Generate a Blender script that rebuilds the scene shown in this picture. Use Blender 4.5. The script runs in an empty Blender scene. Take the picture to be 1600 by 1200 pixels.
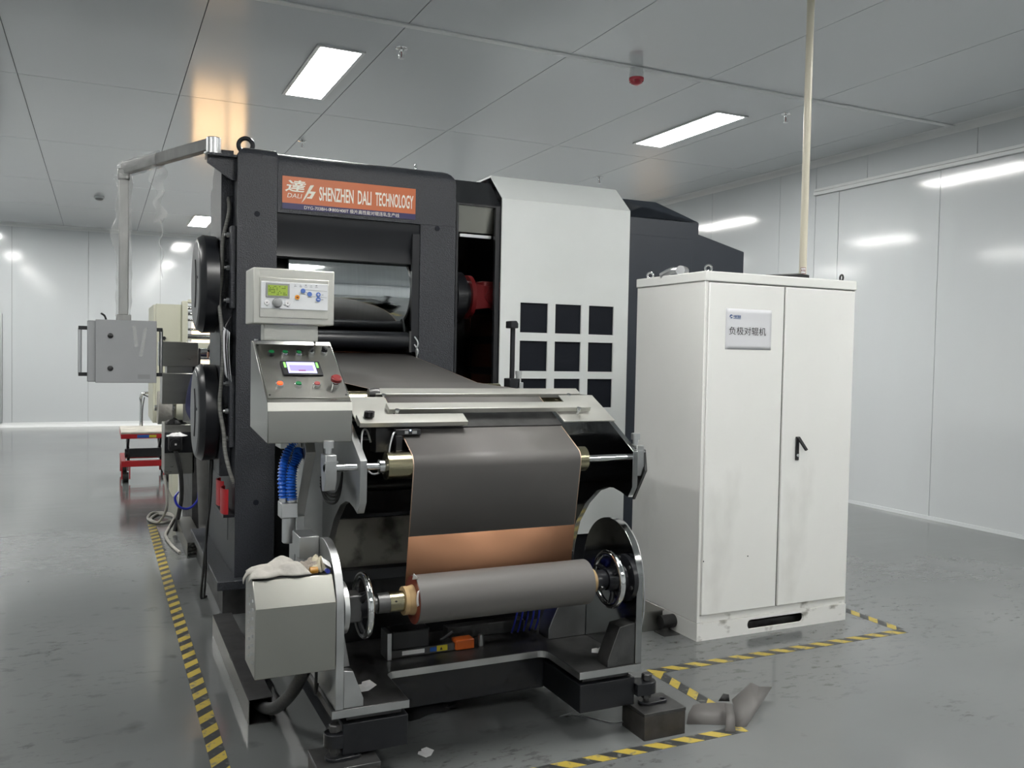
import bpy, bmesh, math, random
from mathutils import Vector, Matrix
random.seed(7)
PI = math.pi
S = bpy.context.scene
COL = S.collection

# ------------------------------------------------------------------ camera
F_PX, YAW, PITCH, ROLL = 1371.5, .438409, -.033894, .0192375
fw = Vector((math.sin(YAW)*math.cos(PITCH), math.cos(YAW)*math.cos(PITCH), math.sin(PITCH)))
rt = Vector((math.cos(YAW), -math.sin(YAW), 0)); up = rt.cross(fw)
r2 = rt*math.cos(ROLL)+up*math.sin(ROLL); u2 = -rt*math.sin(ROLL)+up*math.cos(ROLL)
cam_d = bpy.data.cameras.new('camera'); cam = bpy.data.objects.new('camera', cam_d); COL.objects.link(cam)
cam_d.sensor_width = 36; cam_d.sensor_fit = 'HORIZONTAL'; cam_d.lens = F_PX/1600*36
cam_d.clip_start = .05; cam_d.clip_end = 100
cam.matrix_world = Matrix(((r2.x, u2.x, -fw.x, 0), (r2.y, u2.y, -fw.y, 0), (r2.z, u2.z, -fw.z, 1.6), (0, 0, 0, 1)))
S.camera = cam

# ------------------------------------------------------------------ world, exposure
w = bpy.data.worlds.new('world'); S.world = w; w.use_nodes = True
w.node_tree.nodes['Background'].inputs[0].default_value = (.6, .65, .7, 1)
w.node_tree.nodes['Background'].inputs[1].default_value = .3
S.view_settings.view_transform = 'Standard'; S.view_settings.look = 'None'
S.view_settings.gamma = 1; S.view_settings.use_curve_mapping = False
S.view_settings.exposure = 0.0
LAMP = 64.0                                   # strength of the LED ceiling panels
S.cycles.max_bounces = 6; S.cycles.diffuse_bounces = 3; S.cycles.glossy_bounces = 4; S.cycles.transmission_bounces = 2
S.cycles.use_adaptive_sampling = True; S.cycles.adaptive_threshold = .04; S.cycles.adaptive_min_samples = 12
S.cycles.sample_clamp_indirect = 6; S.cycles.use_denoising = True
S.cycles.caustics_reflective = False; S.cycles.caustics_refractive = False

# ------------------------------------------------------------------ materials
def srgb(r, g, b):
    f = lambda c: c/255/12.92 if c/255 <= .04045 else ((c/255+.055)/1.055)**2.4
    return (f(r), f(g), f(b), 1)
def nd(t, k, **kw):
    n = t.nodes.new(k)
    for a, v in kw.items(): setattr(n, a, v)
    return n
def mat(name, col, rough=.5, metal=0, var=0, scale=(4, 4, 4), rvar=0, bump=0, bscale=None, spec=.5, coat=0, coat_rough=.1,
        stain=None, stain_scale=3, stain_lo=.55, stain_hi=.7, alpha=1, detail=4):
    m = bpy.data.materials.new(name); m.use_nodes = True; t = m.node_tree; b = t.nodes['Principled BSDF']
    if len(col) == 3: col = (*col, 1)
    b.inputs['Base Color'].default_value = col; b.inputs['Roughness'].default_value = rough
    b.inputs['Metallic'].default_value = metal; b.inputs['Specular IOR Level'].default_value = spec
    b.inputs['Coat Weight'].default_value = coat; b.inputs['Coat Roughness'].default_value = coat_rough
    b.inputs['Alpha'].default_value = alpha
    tc = nd(t, 'ShaderNodeTexCoord'); L = t.links.new
    def noise(sc, det=detail):
        mp = nd(t, 'ShaderNodeMapping'); mp.inputs['Scale'].default_value = sc
        L(tc.outputs['Object'], mp.inputs[0]); n = nd(t, 'ShaderNodeTexNoise'); n.inputs['Scale'].default_value = 1
        n.inputs['Detail'].default_value = det; L(mp.outputs[0], n.inputs[0]); return n
    last = None
    if var or rvar:
        n = noise(scale)
        if var:
            mr = nd(t, 'ShaderNodeMapRange'); mr.inputs[1].default_value = .3; mr.inputs[2].default_value = .7
            mr.inputs[3].default_value = 1-var; mr.inputs[4].default_value = 1+var; L(n.outputs[0], mr.inputs[0])
            mx = nd(t, 'ShaderNodeMix', data_type='RGBA', blend_type='MULTIPLY'); mx.inputs[0].default_value = 1
            mx.inputs[6].default_value = col; L(mr.outputs[0], mx.inputs[7]); last = mx.outputs[2]
        if rvar:
            mr = nd(t, 'ShaderNodeMapRange'); mr.inputs[1].default_value = .3; mr.inputs[2].default_value = .7
            mr.inputs[3].default_value = max(.02, rough-rvar); mr.inputs[4].default_value = rough+rvar
            L(n.outputs[0], mr.inputs[0]); L(mr.outputs[0], b.inputs['Roughness'])
    if stain:
        n = noise((stain_scale,)*3 if isinstance(stain_scale, (int, float)) else stain_scale, 6)
        mr = nd(t, 'ShaderNodeMapRange'); mr.inputs[1].default_value = stain_lo; mr.inputs[2].default_value = stain_hi
        L(n.outputs[0], mr.inputs[0]); mx = nd(t, 'ShaderNodeMix', data_type='RGBA')
        L(mr.outputs[0], mx.inputs[0]); mx.inputs[7].default_value = (*stain[:3], 1)
        if last: L(last, mx.inputs[6])
        else: mx.inputs[6].default_value = col
        last = mx.outputs[2]
    if last: L(last, b.inputs['Base Color'])
    if bump:
        n = noise(bscale or scale, 3); bp = nd(t, 'ShaderNodeBump'); bp.inputs['Strength'].default_value = 1
        bp.inputs['Distance'].default_value = bump; L(n.outputs[0], bp.inputs['Height']); L(bp.outputs[0], b.inputs['Normal'])
    return m
def emit(name, col, s):
    m = bpy.data.materials.new(name); m.use_nodes = True; t = m.node_tree; b = t.nodes['Principled BSDF']
    b.inputs['Base Color'].default_value = (*col[:3], 1); b.inputs['Emission Color'].default_value = (*col[:3], 1)
    b.inputs['Emission Strength'].default_value = s; return m
def stripes(name):
    m = mat(name, (.5, .4, .05), .45); t = m.node_tree; b = t.nodes['Principled BSDF']; L = t.links.new
    tc = nd(t, 'ShaderNodeTexCoord'); sp = nd(t, 'ShaderNodeSeparateXYZ'); L(tc.outputs['Object'], sp.inputs[0])
    a = nd(t, 'ShaderNodeMath', operation='ADD'); L(sp.outputs[0], a.inputs[0]); L(sp.outputs[1], a.inputs[1])
    d = nd(t, 'ShaderNodeMath', operation='DIVIDE'); L(a.outputs[0], d.inputs[0]); d.inputs[1].default_value = .142
    f = nd(t, 'ShaderNodeMath', operation='FRACT'); L(d.outputs[0], f.inputs[0])
    g = nd(t, 'ShaderNodeMath', operation='GREATER_THAN'); L(f.outputs[0], g.inputs[0]); g.inputs[1].default_value = .5
    n = nd(t, 'ShaderNodeTexNoise'); n.inputs['Scale'].default_value = 28; n.inputs['Detail'].default_value = 6
    L(tc.outputs['Object'], n.inputs[0])
    mr = nd(t, 'ShaderNodeMapRange'); mr.inputs[1].default_value = .56; mr.inputs[2].default_value = .68; L(n.outputs[0], mr.inputs[0])
    mx = nd(t, 'ShaderNodeMix', data_type='RGBA'); L(g.outputs[0], mx.inputs[0])
    mx.inputs[6].default_value = (.035, .038, .04, 1); mx.inputs[7].default_value = (.46, .35, .06, 1)
    m2 = nd(t, 'ShaderNodeMix', data_type='RGBA'); L(mr.outputs[0], m2.inputs[0]); L(mx.outputs[2], m2.inputs[6])
    m2.inputs[7].default_value = (.16, .16, .14, 1); L(m2.outputs[2], b.inputs['Base Color']); return m

M = {}
M['wall'] = mat('wall_panel_white', (.62, .65, .665), .10, bump=.004, bscale=(.9, .9, .5), spec=.55)
M['ceil'] = mat('ceiling_panel_grey_white', (.66, .69, .71), .12, bump=.0025, bscale=(.7, .7, .7), spec=.6)
M['joint'] = mat('panel_joint', (.30, .32, .33), .6)
M['trim'] = mat('trim_white', (.75, .77, .77), .4)
M['floor'] = mat('epoxy_floor', (.150, .158, .158), .13, var=.14, scale=(.5, .5, .5), rvar=.05, bump=.0010, bscale=(2.2, 9, 5),
                 spec=.5, stain=(.075, .077, .075), stain_scale=(4.5, 4.5, 1), stain_lo=.64, stain_hi=.80, detail=5)
M['black'] = mat('black_hammer_paint', (.026, .029, .036), .36, bump=.0045, bscale=(130, 130, 130), var=.25, scale=(110, 110, 110))
M['capface'] = mat('bearing_cap_face', (.13, .135, .14), .35)
M['navyblack'] = mat('blue_black_paint', (.028, .035, .048), .42, var=.06)
M['blacksm'] = mat('black_smooth_paint', (.012, .013, .016), .3)
M['dark'] = mat('dark_recess_steel', (.010, .011, .013), .45)
M['rubber'] = mat('black_rubber', (.012, .012, .012), .55)
M['plastic'] = mat('black_plastic', (.018, .018, .02), .35)
M['steel'] = mat('brushed_stainless', (.36, .36, .335), .30, 1, var=.035, scale=(5, 5, 25), rvar=.03)
M['steelh'] = mat('brushed_stainless_worn', (.40, .40, .365), .29, 1, var=.03, scale=(4, 9, 4))
M['steelc'] = mat('console_steel_shaded', (.30, .30, .28), .25, 1, var=.05, scale=(3, 3, 3))  # darker copy of the stainless; a dim reflection is put into its colour
M['steelb'] = mat('stainless_lamplit', (.60, .60, .56), .46, 1, var=.05, scale=(4, 14, 4), rvar=.04)  # lighter copy of the stainless; lamp reflections are put into its colour
M['galv'] = mat('galvanised_post', (.38, .38, .37), .38, 1, var=.1, scale=(20, 20, 6))
M['pol'] = mat('polished_side_plate', (.40, .41, .41), .13, 1, var=.05, scale=(8, 8, 8), rvar=.04)
M['vent'] = mat('vent_pane_dark', (.010, .012, .018), .6, spec=.2)
M['mill'] = mat('machined_steel_plate', (.48, .49, .49), .40, 1, var=.10, scale=(10, 10, 10), rvar=.08)
M['dullsteel'] = mat('oiled_dark_steel', (.10, .10, .10), .42, .8, var=.3, scale=(9, 9, 9))
M['blockm'] = mat('rusty_block_steel', (.075, .070, .066), .5, .5, var=.25, scale=(14, 14, 14))
M['chrome'] = mat('polished_chrome', (.75, .76, .76), .07, 1)
M['roll'] = mat('mirror_work_roll', (.62, .65, .66), .06, 1, var=.05, scale=(60, .5, .5))
M['gold'] = mat('hard_anodised_roller', (.36, .33, .22), .24, 1)
M['alu'] = mat('aluminium', (.62, .63, .64), .35, 1)
M['graph'] = mat('graphite_coating', (.126, .120, .115), .50, var=.03, scale=(2, 2, 2), spec=.45)
M['copper'] = mat('copper_foil', (.31, .162, .095), .50, 1, var=.04, scale=(3, 3, 3))
M['cuedge'] = mat('copper_edge_highlight', (.72, .55, .42), .45, 1)  # bare copper rim, with the highlight put into the paler colour
M['card'] = mat('cardboard', (.46, .32, .16), .8, var=.12, scale=(20, 20, 20))
M['redcore'] = mat('red_brown_core', (.17, .032, .016), .4)
M['red'] = mat('red_paint', (.42, .012, .018), .35)
M['redd'] = mat('dark_red_paint', (.17, .010, .012), .45)
M['orange'] = mat('orange_plastic', (.60, .12, .02), .35)
M['cab'] = mat('cabinet_white_paint', (.86, .865, .84), .36, var=.02, scale=(2, 2, 2), stain=(.62, .62, .59), stain_scale=(2.2, 2.2, 1.2), stain_lo=.58, stain_hi=.85)
M['cabd'] = mat('cabinet_white_scuffed', (.84, .84, .81), .4, stain=(.32, .31, .28), stain_scale=(7, 7, 12), stain_lo=.60, stain_hi=.72)
M['guard'] = mat('guard_white_paint', (.77, .80, .79), .45, var=.03, scale=(2, 2, 2))
M['beige'] = mat('beige_paint', (.62, .62, .50), .45, var=.03)
M['cream'] = mat('cream_pipe', (.66, .62, .50), .3)
M['paper'] = mat('paper', (.70, .71, .74), .8)
M['paperw'] = mat('white_paper', (.78, .78, .78), .7)
M['ink'] = mat('black_ink', (.02, .02, .025), .6)
M['blueink'] = mat('blue_ink', (.01, .07, .25), .6)
M['signo'] = mat('sign_orange', (.56, .15, .055), .4, var=.05, scale=(5, 5, 5))
M['signn'] = mat('sign_navy', (.035, .032, .11), .4)
M['signw'] = mat('sign_letter_cream', (.82, .80, .70), .5)
M['lcd'] = emit('lcd_green', (.26, .36, .05), .30)
M['lcdink'] = mat('lcd_dark_pixels', (.08, .12, .02), .6)
M['screen'] = emit('screen_lilac', (.42, .42, .85), .9)
M['screen2'] = emit('screen_violet', (.25, .22, .65), .8)
M['greenlamp'] = emit('screen_green_key', (.25, .85, .15), .6)
M['green'] = mat('green_button', (.01, .16, .05), .25)
M['redlit'] = emit('red_orange_lit_button', (.95, .10, .02), .9)
M['pinkbtn'] = mat('pale_red_button', (.32, .06, .06), .3)
M['estop'] = mat('emergency_stop_red', (.22, .02, .02), .35)
M['bluebtn'] = mat('blue_key', (.10, .19, .52), .4)
M['orangebtn'] = mat('orange_key', (.75, .30, .02), .4)
M['bezel'] = mat('controller_face_white', (.74, .76, .78), .4)
M['greyp'] = mat('grey_plastic', (.30, .31, .31), .4)
M['pend'] = mat('pendant_box_grey', (.38, .39, .40), .40, .3, var=.05)
M['film'] = None
M['hose'] = mat('blue_hose', (.015, .12, .55), .3)
M['bluewire'] = mat('blue_tube', (.02, .03, .35), .3)
M['rag'] = mat('grey_white_rag', (.42, .405, .37), .9, var=.15, scale=(14, 14, 14), bump=.004, bscale=(40, 40, 40))
M['ragd'] = mat('soiled_rag', (.26, .23, .20), .9, var=.3, scale=(20, 20, 20))
M['amber'] = mat('amber_plastic', (.42, .20, .02), .3)
M['tape'] = stripes('hazard_stripe_tape')
M['lamp'] = emit('led_diffuser', (1, .985, .95), LAMP)
M['warm'] = emit('sunlit_window_pane', (1, .66, .36), 3.4)
M['skin'] = mat('skin', (.50, .30, .22), .6)
M['navy'] = mat('navy_jacket', (.02, .022, .07), .8)
M['trous'] = mat('grey_trousers', (.13, .13, .125), .85, var=.15, scale=(12, 12, 12))
M['shoe'] = mat('blue_shoe_cover', (.03, .035, .12), .6)
M['hair'] = mat('black_hair', (.01, .01, .01), .5)
M['mesh'] = mat('brown_tinted_pane', (.075, .024, .014), .5, spec=.2)
M['yellow'] = mat('yellow_sticker', (.6, .5, .03), .5)
M['bluest'] = mat('blue_sticker', (.02, .10, .40), .5)
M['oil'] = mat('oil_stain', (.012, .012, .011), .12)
M['tabletop'] = mat('worn_table_top', (.52, .50, .44), .6, var=.25, scale=(6, 6, 6))
fm = mat('clear_plastic_film', (.80, .81, .80), .18, bump=.006, bscale=(45, 45, 25)); M['film'] = fm
_t = fm.node_tree; _b = _t.nodes['Principled BSDF']; _tr = nd(_t, 'ShaderNodeBsdfTransparent'); _mx = nd(_t, 'ShaderNodeMixShader')
_mx.inputs[0].default_value = .27; _o = [n for n in _t.nodes if n.type == 'OUTPUT_MATERIAL'][0]
_t.links.new(_tr.outputs[0], _mx.inputs[1]); _t.links.new(_b.outputs[0], _mx.inputs[2]); _t.links.new(_mx.outputs[0], _o.inputs[0])

def floor_wear(m):
    t = m.node_tree; L = t.links.new; b = t.nodes['Principled BSDF']; tc = nd(t, 'ShaderNodeTexCoord')
    old = b.inputs['Base Color'].links[0].from_socket
    def n(sc, det, lo, hi):
        mp = nd(t, 'ShaderNodeMapping'); mp.inputs['Scale'].default_value = sc; L(tc.outputs['Object'], mp.inputs[0])
        x = nd(t, 'ShaderNodeTexNoise'); x.inputs['Scale'].default_value = 1; x.inputs['Detail'].default_value = det; x.inputs['Roughness'].default_value = .7
        L(mp.outputs[0], x.inputs[0]); mr = nd(t, 'ShaderNodeMapRange'); mr.inputs[1].default_value = lo; mr.inputs[2].default_value = hi; L(x.outputs[0], mr.inputs[0]); return mr.outputs[0]
    a = nd(t, 'ShaderNodeMath', operation='MULTIPLY'); L(n((.8, .8, 1), 2, .46, .60), a.inputs[0]); L(n((10, 22, 1), 6, .545, .63), a.inputs[1])
    k = nd(t, 'ShaderNodeMath', operation='MULTIPLY'); L(a.outputs[0], k.inputs[0]); k.inputs[1].default_value = .75
    mx = nd(t, 'ShaderNodeMix', data_type='RGBA'); L(k.outputs[0], mx.inputs[0]); L(old, mx.inputs[6]); mx.inputs[7].default_value = (.055, .056, .053, 1)
    L(mx.outputs[2], b.inputs['Base Color'])
floor_wear(M['floor'])

# ------------------------------------------------------------------ mesh builder
V = Vector
def frame_of(ax):
    ax = V(ax).normalized(); h = V((0, 0, 1)) if abs(ax.z) < .9 else V((1, 0, 0))
    a = ax.cross(h).normalized(); return a, ax.cross(a).normalized(), ax
WO = {}
class MB:
    def __init__(s): s.v = []; s.f = []
    def add(s, vs, fs):
        k = len(s.v); s.v += [tuple(p) for p in vs]; s.f += [tuple(i+k for i in f) for f in fs]; return s
    def box(s, x0, x1, y0, y1, z0, z1):
        return s.add([(x0, y0, z0), (x1, y0, z0), (x1, y1, z0), (x0, y1, z0), (x0, y0, z1), (x1, y0, z1), (x1, y1, z1), (x0, y1, z1)],
                     [(0, 3, 2, 1), (4, 5, 6, 7), (0, 1, 5, 4), (1, 2, 6, 5), (2, 3, 7, 6), (3, 0, 4, 7)])
    def obox(s, c, ax, hs):
        c = V(c); A = [V(a).normalized()*h for a, h in zip(ax, hs)]
        vs = [c+A[0]*i+A[1]*j+A[2]*k for k in (-1, 1) for i, j in ((-1, -1), (1, -1), (1, 1), (-1, 1))]
        return s.add(vs, [(0, 3, 2, 1), (4, 5, 6, 7), (0, 1, 5, 4), (1, 2, 6, 5), (2, 3, 7, 6), (3, 0, 4, 7)])
    def prism(s, pts, axis, a0, a1, holes=()):
        """outline (two remaining axes, in xyz order) extruded along axis, with optional holes"""
        i = 'XYZ'.index(axis)
        def at(p, a):
            q = list(p); q.insert(i, a); return tuple(q)
        if not holes and len(pts) < 90:
            n = len(pts); vs = [at(p, a0) for p in pts]+[at(p, a1) for p in pts]
            fs = [(j, (j+1) % n, (j+1) % n+n, j+n) for j in range(n)]
            bm = bmesh.new(); bv = [bm.verts.new(at(p, a0)) for p in pts]; bm.verts.index_update()
            es = [bm.edges.new((bv[j], bv[(j+1) % n])) for j in range(n)]
            bmesh.ops.triangle_fill(bm, use_beauty=True, edges=es)
            bm.verts.index_update()
            for f in bm.faces:
                t = [v.index for v in f.verts]; fs.append(tuple(t)); fs.append(tuple(x+n for x in reversed(t)))
            bm.free(); return s.add(vs, fs)
        loops = [pts]+list(holes); flat = [p for l in loops for p in l]; n = len(flat)
        bm = bmesh.new(); bv = [bm.verts.new(at(p, a0)) for p in flat]; bm.verts.index_update(); es = []; fs = []; k = 0
        for l in loops:
            m = len(l)
            for j in range(m):
                es.append(bm.edges.new((bv[k+j], bv[k+(j+1) % m]))); fs.append((k+j, k+(j+1) % m, k+(j+1) % m+n, k+j+n))
            k += m
        bmesh.ops.triangle_fill(bm, use_beauty=True, edges=es); bm.verts.index_update()
        for f in bm.faces:
            t = [v.index for v in f.verts]; fs.append(tuple(t)); fs.append(tuple(x+n for x in reversed(t)))
        bm.free(); return s.add([at(p, a0) for p in flat]+[at(p, a1) for p in flat], fs)
    def lathe(s, p0, ax, prof, n=32, caps=True):
        """prof: (distance along axis, radius)"""
        a, b, d = frame_of(ax); p0 = V(p0); vs = []; fs = []
        for t, r in prof:
            for k in range(n):
                an = 2*PI*k/n; vs.append(p0+d*t+(a*math.cos(an)+b*math.sin(an))*r)
        for i in range(len(prof)-1):
            for k in range(n): fs.append((i*n+k, i*n+(k+1) % n, (i+1)*n+(k+1) % n, (i+1)*n+k))
        if caps:
            fs.append(tuple(range(n))[::-1]); fs.append(tuple(range((len(prof)-1)*n, len(prof)*n)))
        return s.add(vs, fs)
    def cyl(s, p0, p1, r0, r1=None, n=24):
        d = V(p1)-V(p0); return s.lathe(p0, d, [(0, r0), (d.length, r0 if r1 is None else r1)], n)
    def tube(s, pts, r, n=8, sub=6, closed=False):
        P = [V(p) for p in pts]
        if sub > 1 and len(P) > 2:
            Q = []
            for i in range(len(P)-1):
                p0 = P[max(i-1, 0)]; p1 = P[i]; p2 = P[i+1]; p3 = P[min(i+2, len(P)-1)]
                for k in range(sub):
                    t = k/sub
                    Q.append(.5*((2*p1)+(p2-p0)*t+(2*p0-5*p1+4*p2-p3)*t*t+(3*p1-p0-3*p2+p3)*t**3))
            Q.append(P[-1]); P = Q
        d = (P[1]-P[0]).normalized(); a, b, _ = frame_of(d); vs = []; fs = []; m = len(P)
        for i, p in enumerate(P):
            nd_ = (P[min(i+1, m-1)]-P[max(i-1, 0)]).normalized(); q = d.rotation_difference(nd_); a = q @ a; b = q @ b; d = nd_
            rr = r[min(i, len(r)-1)] if isinstance(r, (list, tuple)) else r
            for k in range(n):
                an = 2*PI*k/n; vs.append(p+(a*math.cos(an)+b*math.sin(an))*rr)
        for i in range(m-1):
            for k in range(n): fs.append((i*n+k, i*n+(k+1) % n, (i+1)*n+(k+1) % n, (i+1)*n+k))
        fs.append(tuple(range(n))[::-1]); fs.append(tuple(range((m-1)*n, m*n)))
        return s.add(vs, fs)
    def torus(s, c, ax, R, r, n=40, k=10, a0=0, a1=2*PI):
        a, b, d = frame_of(ax); c = V(c); vs = []; fs = []; full = abs(a1-a0-2*PI) < 1e-4; N = n if full else n+1
        for i in range(N):
            an = a0+(a1-a0)*i/n; e = a*math.cos(an)+b*math.sin(an)
            for j in range(k):
                t = 2*PI*j/k; vs.append(c+e*(R+r*math.cos(t))+d*r*math.sin(t))
        for i in range(n):
            for j in range(k): fs.append((i*k+j, ((i+1) % N)*k+j, ((i+1) % N)*k+(j+1) % k, i*k+(j+1) % k))
        return s.add(vs, fs)
    def ball(s, c, r, n=14, sq=(1, 1, 1)):
        c = V(c); vs = []; fs = []
        for i in range(n+1):
            th = PI*i/n
            for k in range(2*n):
                ph = PI*k/n; vs.append(c+V((r*sq[0]*math.sin(th)*math.cos(ph), r*sq[1]*math.sin(th)*math.sin(ph), r*sq[2]*math.cos(th))))
        for i in range(n):
            for k in range(2*n): fs.append((i*2*n+k, i*2*n+(k+1) % (2*n), (i+1)*2*n+(k+1) % (2*n), (i+1)*2*n+k))
        return s.add(vs, fs)
    def grid(s, fn, nu, nv):
        vs = [fn(i/nu, j/nv) for i in range(nu+1) for j in range(nv+1)]
        return s.add(vs, [(i*(nv+1)+j, i*(nv+1)+j+1, (i+1)*(nv+1)+j+1, (i+1)*(nv+1)+j) for i in range(nu) for j in range(nv)])
    def build(s, name, m, parent=None, bevel=0, seg=2, solid=0, ang=35, label=None, kind=None, sub=0, flat=False):
        me = bpy.data.meshes.new(name); vs = [V(p) for p in s.v]
        lo = V([min(p[i] for p in vs) for i in range(3)]); hi = V([max(p[i] for p in vs) for i in range(3)]); c = (lo+hi)/2
        if parent is None: c.z = lo.z
        me.from_pydata([tuple(p-c) for p in vs], [], s.f); me.validate()
        bm = bmesh.new(); bm.from_mesh(me); bmesh.ops.remove_doubles(bm, verts=bm.verts, dist=1e-6)
        bmesh.ops.recalc_face_normals(bm, faces=bm.faces); bm.to_mesh(me); bm.free()
        if not flat:
            me.polygons.foreach_set('use_smooth', [True]*len(me.polygons)); me.set_sharp_from_angle(angle=math.radians(ang))
        for mm in (m if isinstance(m, (list, tuple)) else [m]): me.materials.append(M[mm] if isinstance(mm, str) else mm)
        o = bpy.data.objects.new(name, me); COL.objects.link(o); place(o, c, parent)
        if bevel:
            b = o.modifiers.new('bevel', 'BEVEL'); b.width = bevel; b.segments = seg; b.limit_method = 'ANGLE'; b.angle_limit = math.radians(40)
        if solid:
            b = o.modifiers.new('solid', 'SOLIDIFY'); b.thickness = solid; b.offset = 0
        if sub:
            b = o.modifiers.new('sub', 'SUBSURF'); b.levels = sub; b.render_levels = sub
        if label: o['label'] = label
        if kind: o['kind'] = kind
        return o
def place(o, c, parent):
    WO[o.name] = V(c)
    if parent is not None: o.parent = parent; o.location = V(c)-WO[parent.name]
    else: o.location = c
def tag(o, label, cat, group=None, kind=None):
    o['label'] = label; o['category'] = cat
    if group: o['group'] = group
    if kind: o['kind'] = kind
    return o
def thing(name, label, cat, loc, group=None):
    o = bpy.data.objects.new(name, None); COL.objects.link(o); o.empty_display_size = .1; place(o, loc, None)
    return tag(o, label, cat, group)
def struct(o): o['kind'] = 'structure'; return o
def dup(o, loc, parent=None, name=None):
    c = o.copy(); COL.objects.link(c); place(c, loc, parent); return c
def B(x0, x1, y0, y1, z0, z1): return MB().box(x0, x1, y0, y1, z0, z1)
def CY(p0, p1, r, r1=None, n=24): return MB().cyl(p0, p1, r, r1, n)
def arc(cx, cy, r, a0, a1, n=12):
    return [(cx+r*math.cos(a0+(a1-a0)*i/n), cy+r*math.sin(a0+(a1-a0)*i/n)) for i in range(n+1)]
def rrect(x0, x1, y0, y1, r, n=5):
    return arc(x1-r, y1-r, r, 0, PI/2, n)+arc(x0+r, y1-r, r, PI/2, PI, n)+arc(x0+r, y0+r, r, PI, 1.5*PI, n)+arc(x1-r, y0+r, r, 1.5*PI, 2*PI, n)
def circ(cx, cy, r, n=20): return arc(cx, cy, r, 0, 2*PI*(n-1)/n, n-1)
def text(body, x0, x1, z0, z1, fn, bold=0, shear=0):
    """lettering fitted to a rectangle; fn maps (u, v) of the rectangle to a point"""
    cu = bpy.data.curves.new('lettering', 'FONT'); cu.body = body; cu.size = 1; cu.offset = bold; cu.shear = shear; cu.resolution_u = 3
    o = bpy.data.objects.new('lettering', cu); COL.objects.link(o); dg = bpy.context.evaluated_depsgraph_get()
    me = o.evaluated_get(dg).to_mesh(); vs = [v.co.copy() for v in me.vertices]; fs = [tuple(p.vertices) for p in me.polygons]
    o.evaluated_get(dg).to_mesh_clear(); bpy.data.objects.remove(o); bpy.data.curves.remove(cu)
    b = MB()
    if not vs: return b
    a0 = min(v.x for v in vs); a1 = max(v.x for v in vs); b0 = min(v.y for v in vs); b1 = max(v.y for v in vs)
    return b.add([fn(x0+(v.x-a0)/(a1-a0)*(x1-x0), z0+(v.y-b0)/(b1-b0)*(z1-z0)) for v in vs], fs)

# ------------------------------------------------------------------ the room
RX, LX, BY, FY, CZ = 7.66, -5.0, 19.45, -5.0, 3.94
struct(B(LX, RX, FY, BY, -.1, 0).build('floor', 'floor'))
ceil = struct(B(LX, RX, FY, BY, CZ+.02, CZ+.12).build('ceiling', 'joint'))
xs = [-5, -3.28, -1.97, -.66, .65, 1.98, 3.30, 4.60, 5.84, 7.1, RX]
ys = [-5, -4.6, -1.93, .74, 3.42, 6.10, 8.77, 11.45, 14.12, 16.6, BY]
pm = {}
for i in range(len(xs)-1):
    for j in range(len(ys)-1):
        dx, dy = round(xs[i+1]-xs[i]-.007, 3), round(ys[j+1]-ys[j]-.009, 3); c = V(((xs[i]+xs[i+1])/2, (ys[j]+ys[j+1])/2, CZ+.012))
        if (dx, dy) in pm: dup(pm[dx, dy], c, ceil)
        else: pm[dx, dy] = B(c.x-dx/2, c.x+dx/2, c.y-dy/2, c.y+dy/2, CZ, CZ+.024).build('ceiling_panel', 'ceil', ceil)
struct(B(LX, RX, 6.07, 6.13, CZ-.012, CZ-.0005).build('trim_1', 'trim', bevel=.003))
def wall(name, x0, x1, y0, y1, z0=0, z1=CZ+.12): return struct(B(x0, x1, y0, y1, z0, z1).build(name, 'joint'))
wr = wall('wall_right', RX, RX+.1, FY, BY+.1)
RAIL = 7.95
def rpan(y0, y1, z0, z1): B(RX-.015, RX-.0005, y0+.003, y1-.003, z0, z1).build('wall_panel', 'wall', wr)
yy = 6.243
low = [yy+1.342*k for k in range(-8, 2)]
low = [FY]+[y for y in low if y > FY+.2]+[RAIL]
for a, b in zip(low, low[1:]): rpan(a, b, .0, 3.545)
upj = [5.843+1.342*k for k in range(-8, 2)]; upj = [FY]+[y for y in upj if y > FY+.2]+[RAIL]
for a, b in zip(upj, upj[1:]): rpan(a, b, 3.60, CZ)
full = [RAIL]+[8.554+1.344*k for k in range(9)]; full = [y for y in full if y < BY-.2]+[BY]
for a, b in zip(full, full[1:]): rpan(a, b, 0, CZ)
struct(B(RX-.055, RX-.016, FY, RAIL, 3.535, 3.575).build('trim_2', 'trim', bevel=.003))
struct(B(RX-.045, RX-.016, FY, RAIL, 3.580, 3.612).build('trim_3', 'trim', bevel=.003))
def cove(name, pts, axis, a0, a1): return struct(MB().prism(pts, axis, a0, a1).build(name, 'trim'))
cove('trim_4', [(RX-.016, CZ), (RX-.016, CZ-.07)]+arc(RX-.086, CZ-.07, .07, 0, PI/2, 6)[1:], 'Y', FY, BY-.1)
cove('trim_5', [(BY-.016, CZ), (BY-.016, CZ-.07)]+arc(BY-.086, CZ-.07, .07, 0, PI/2, 6)[1:], 'X', LX, RX-.1)
cove('baseboard_right', [(RX-.016, 0), (RX-.016, .035), (RX-.024, .035), (RX-.03, 0)], 'Y', FY, BY-.06)
bpy.data.objects['baseboard_right'].data.materials[0] = M['wall']
cove('baseboard_back', [(BY-.016, 0), (BY-.016, .09), (BY-.03, .085)]+arc(BY-.09, .07, .06, 0, -PI/2, 5)[1:]+[(BY-.10, 0)], 'X', LX, RX-.05)
wb = wall('wall_back', LX-.1, RX+.1, BY, BY+.1)
bx = [-.228+1.326*k for k in range(-4, 7)]; bx = [LX]+[x for x in bx if LX+.2 < x < RX-.2]+[RX-.016]
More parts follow.
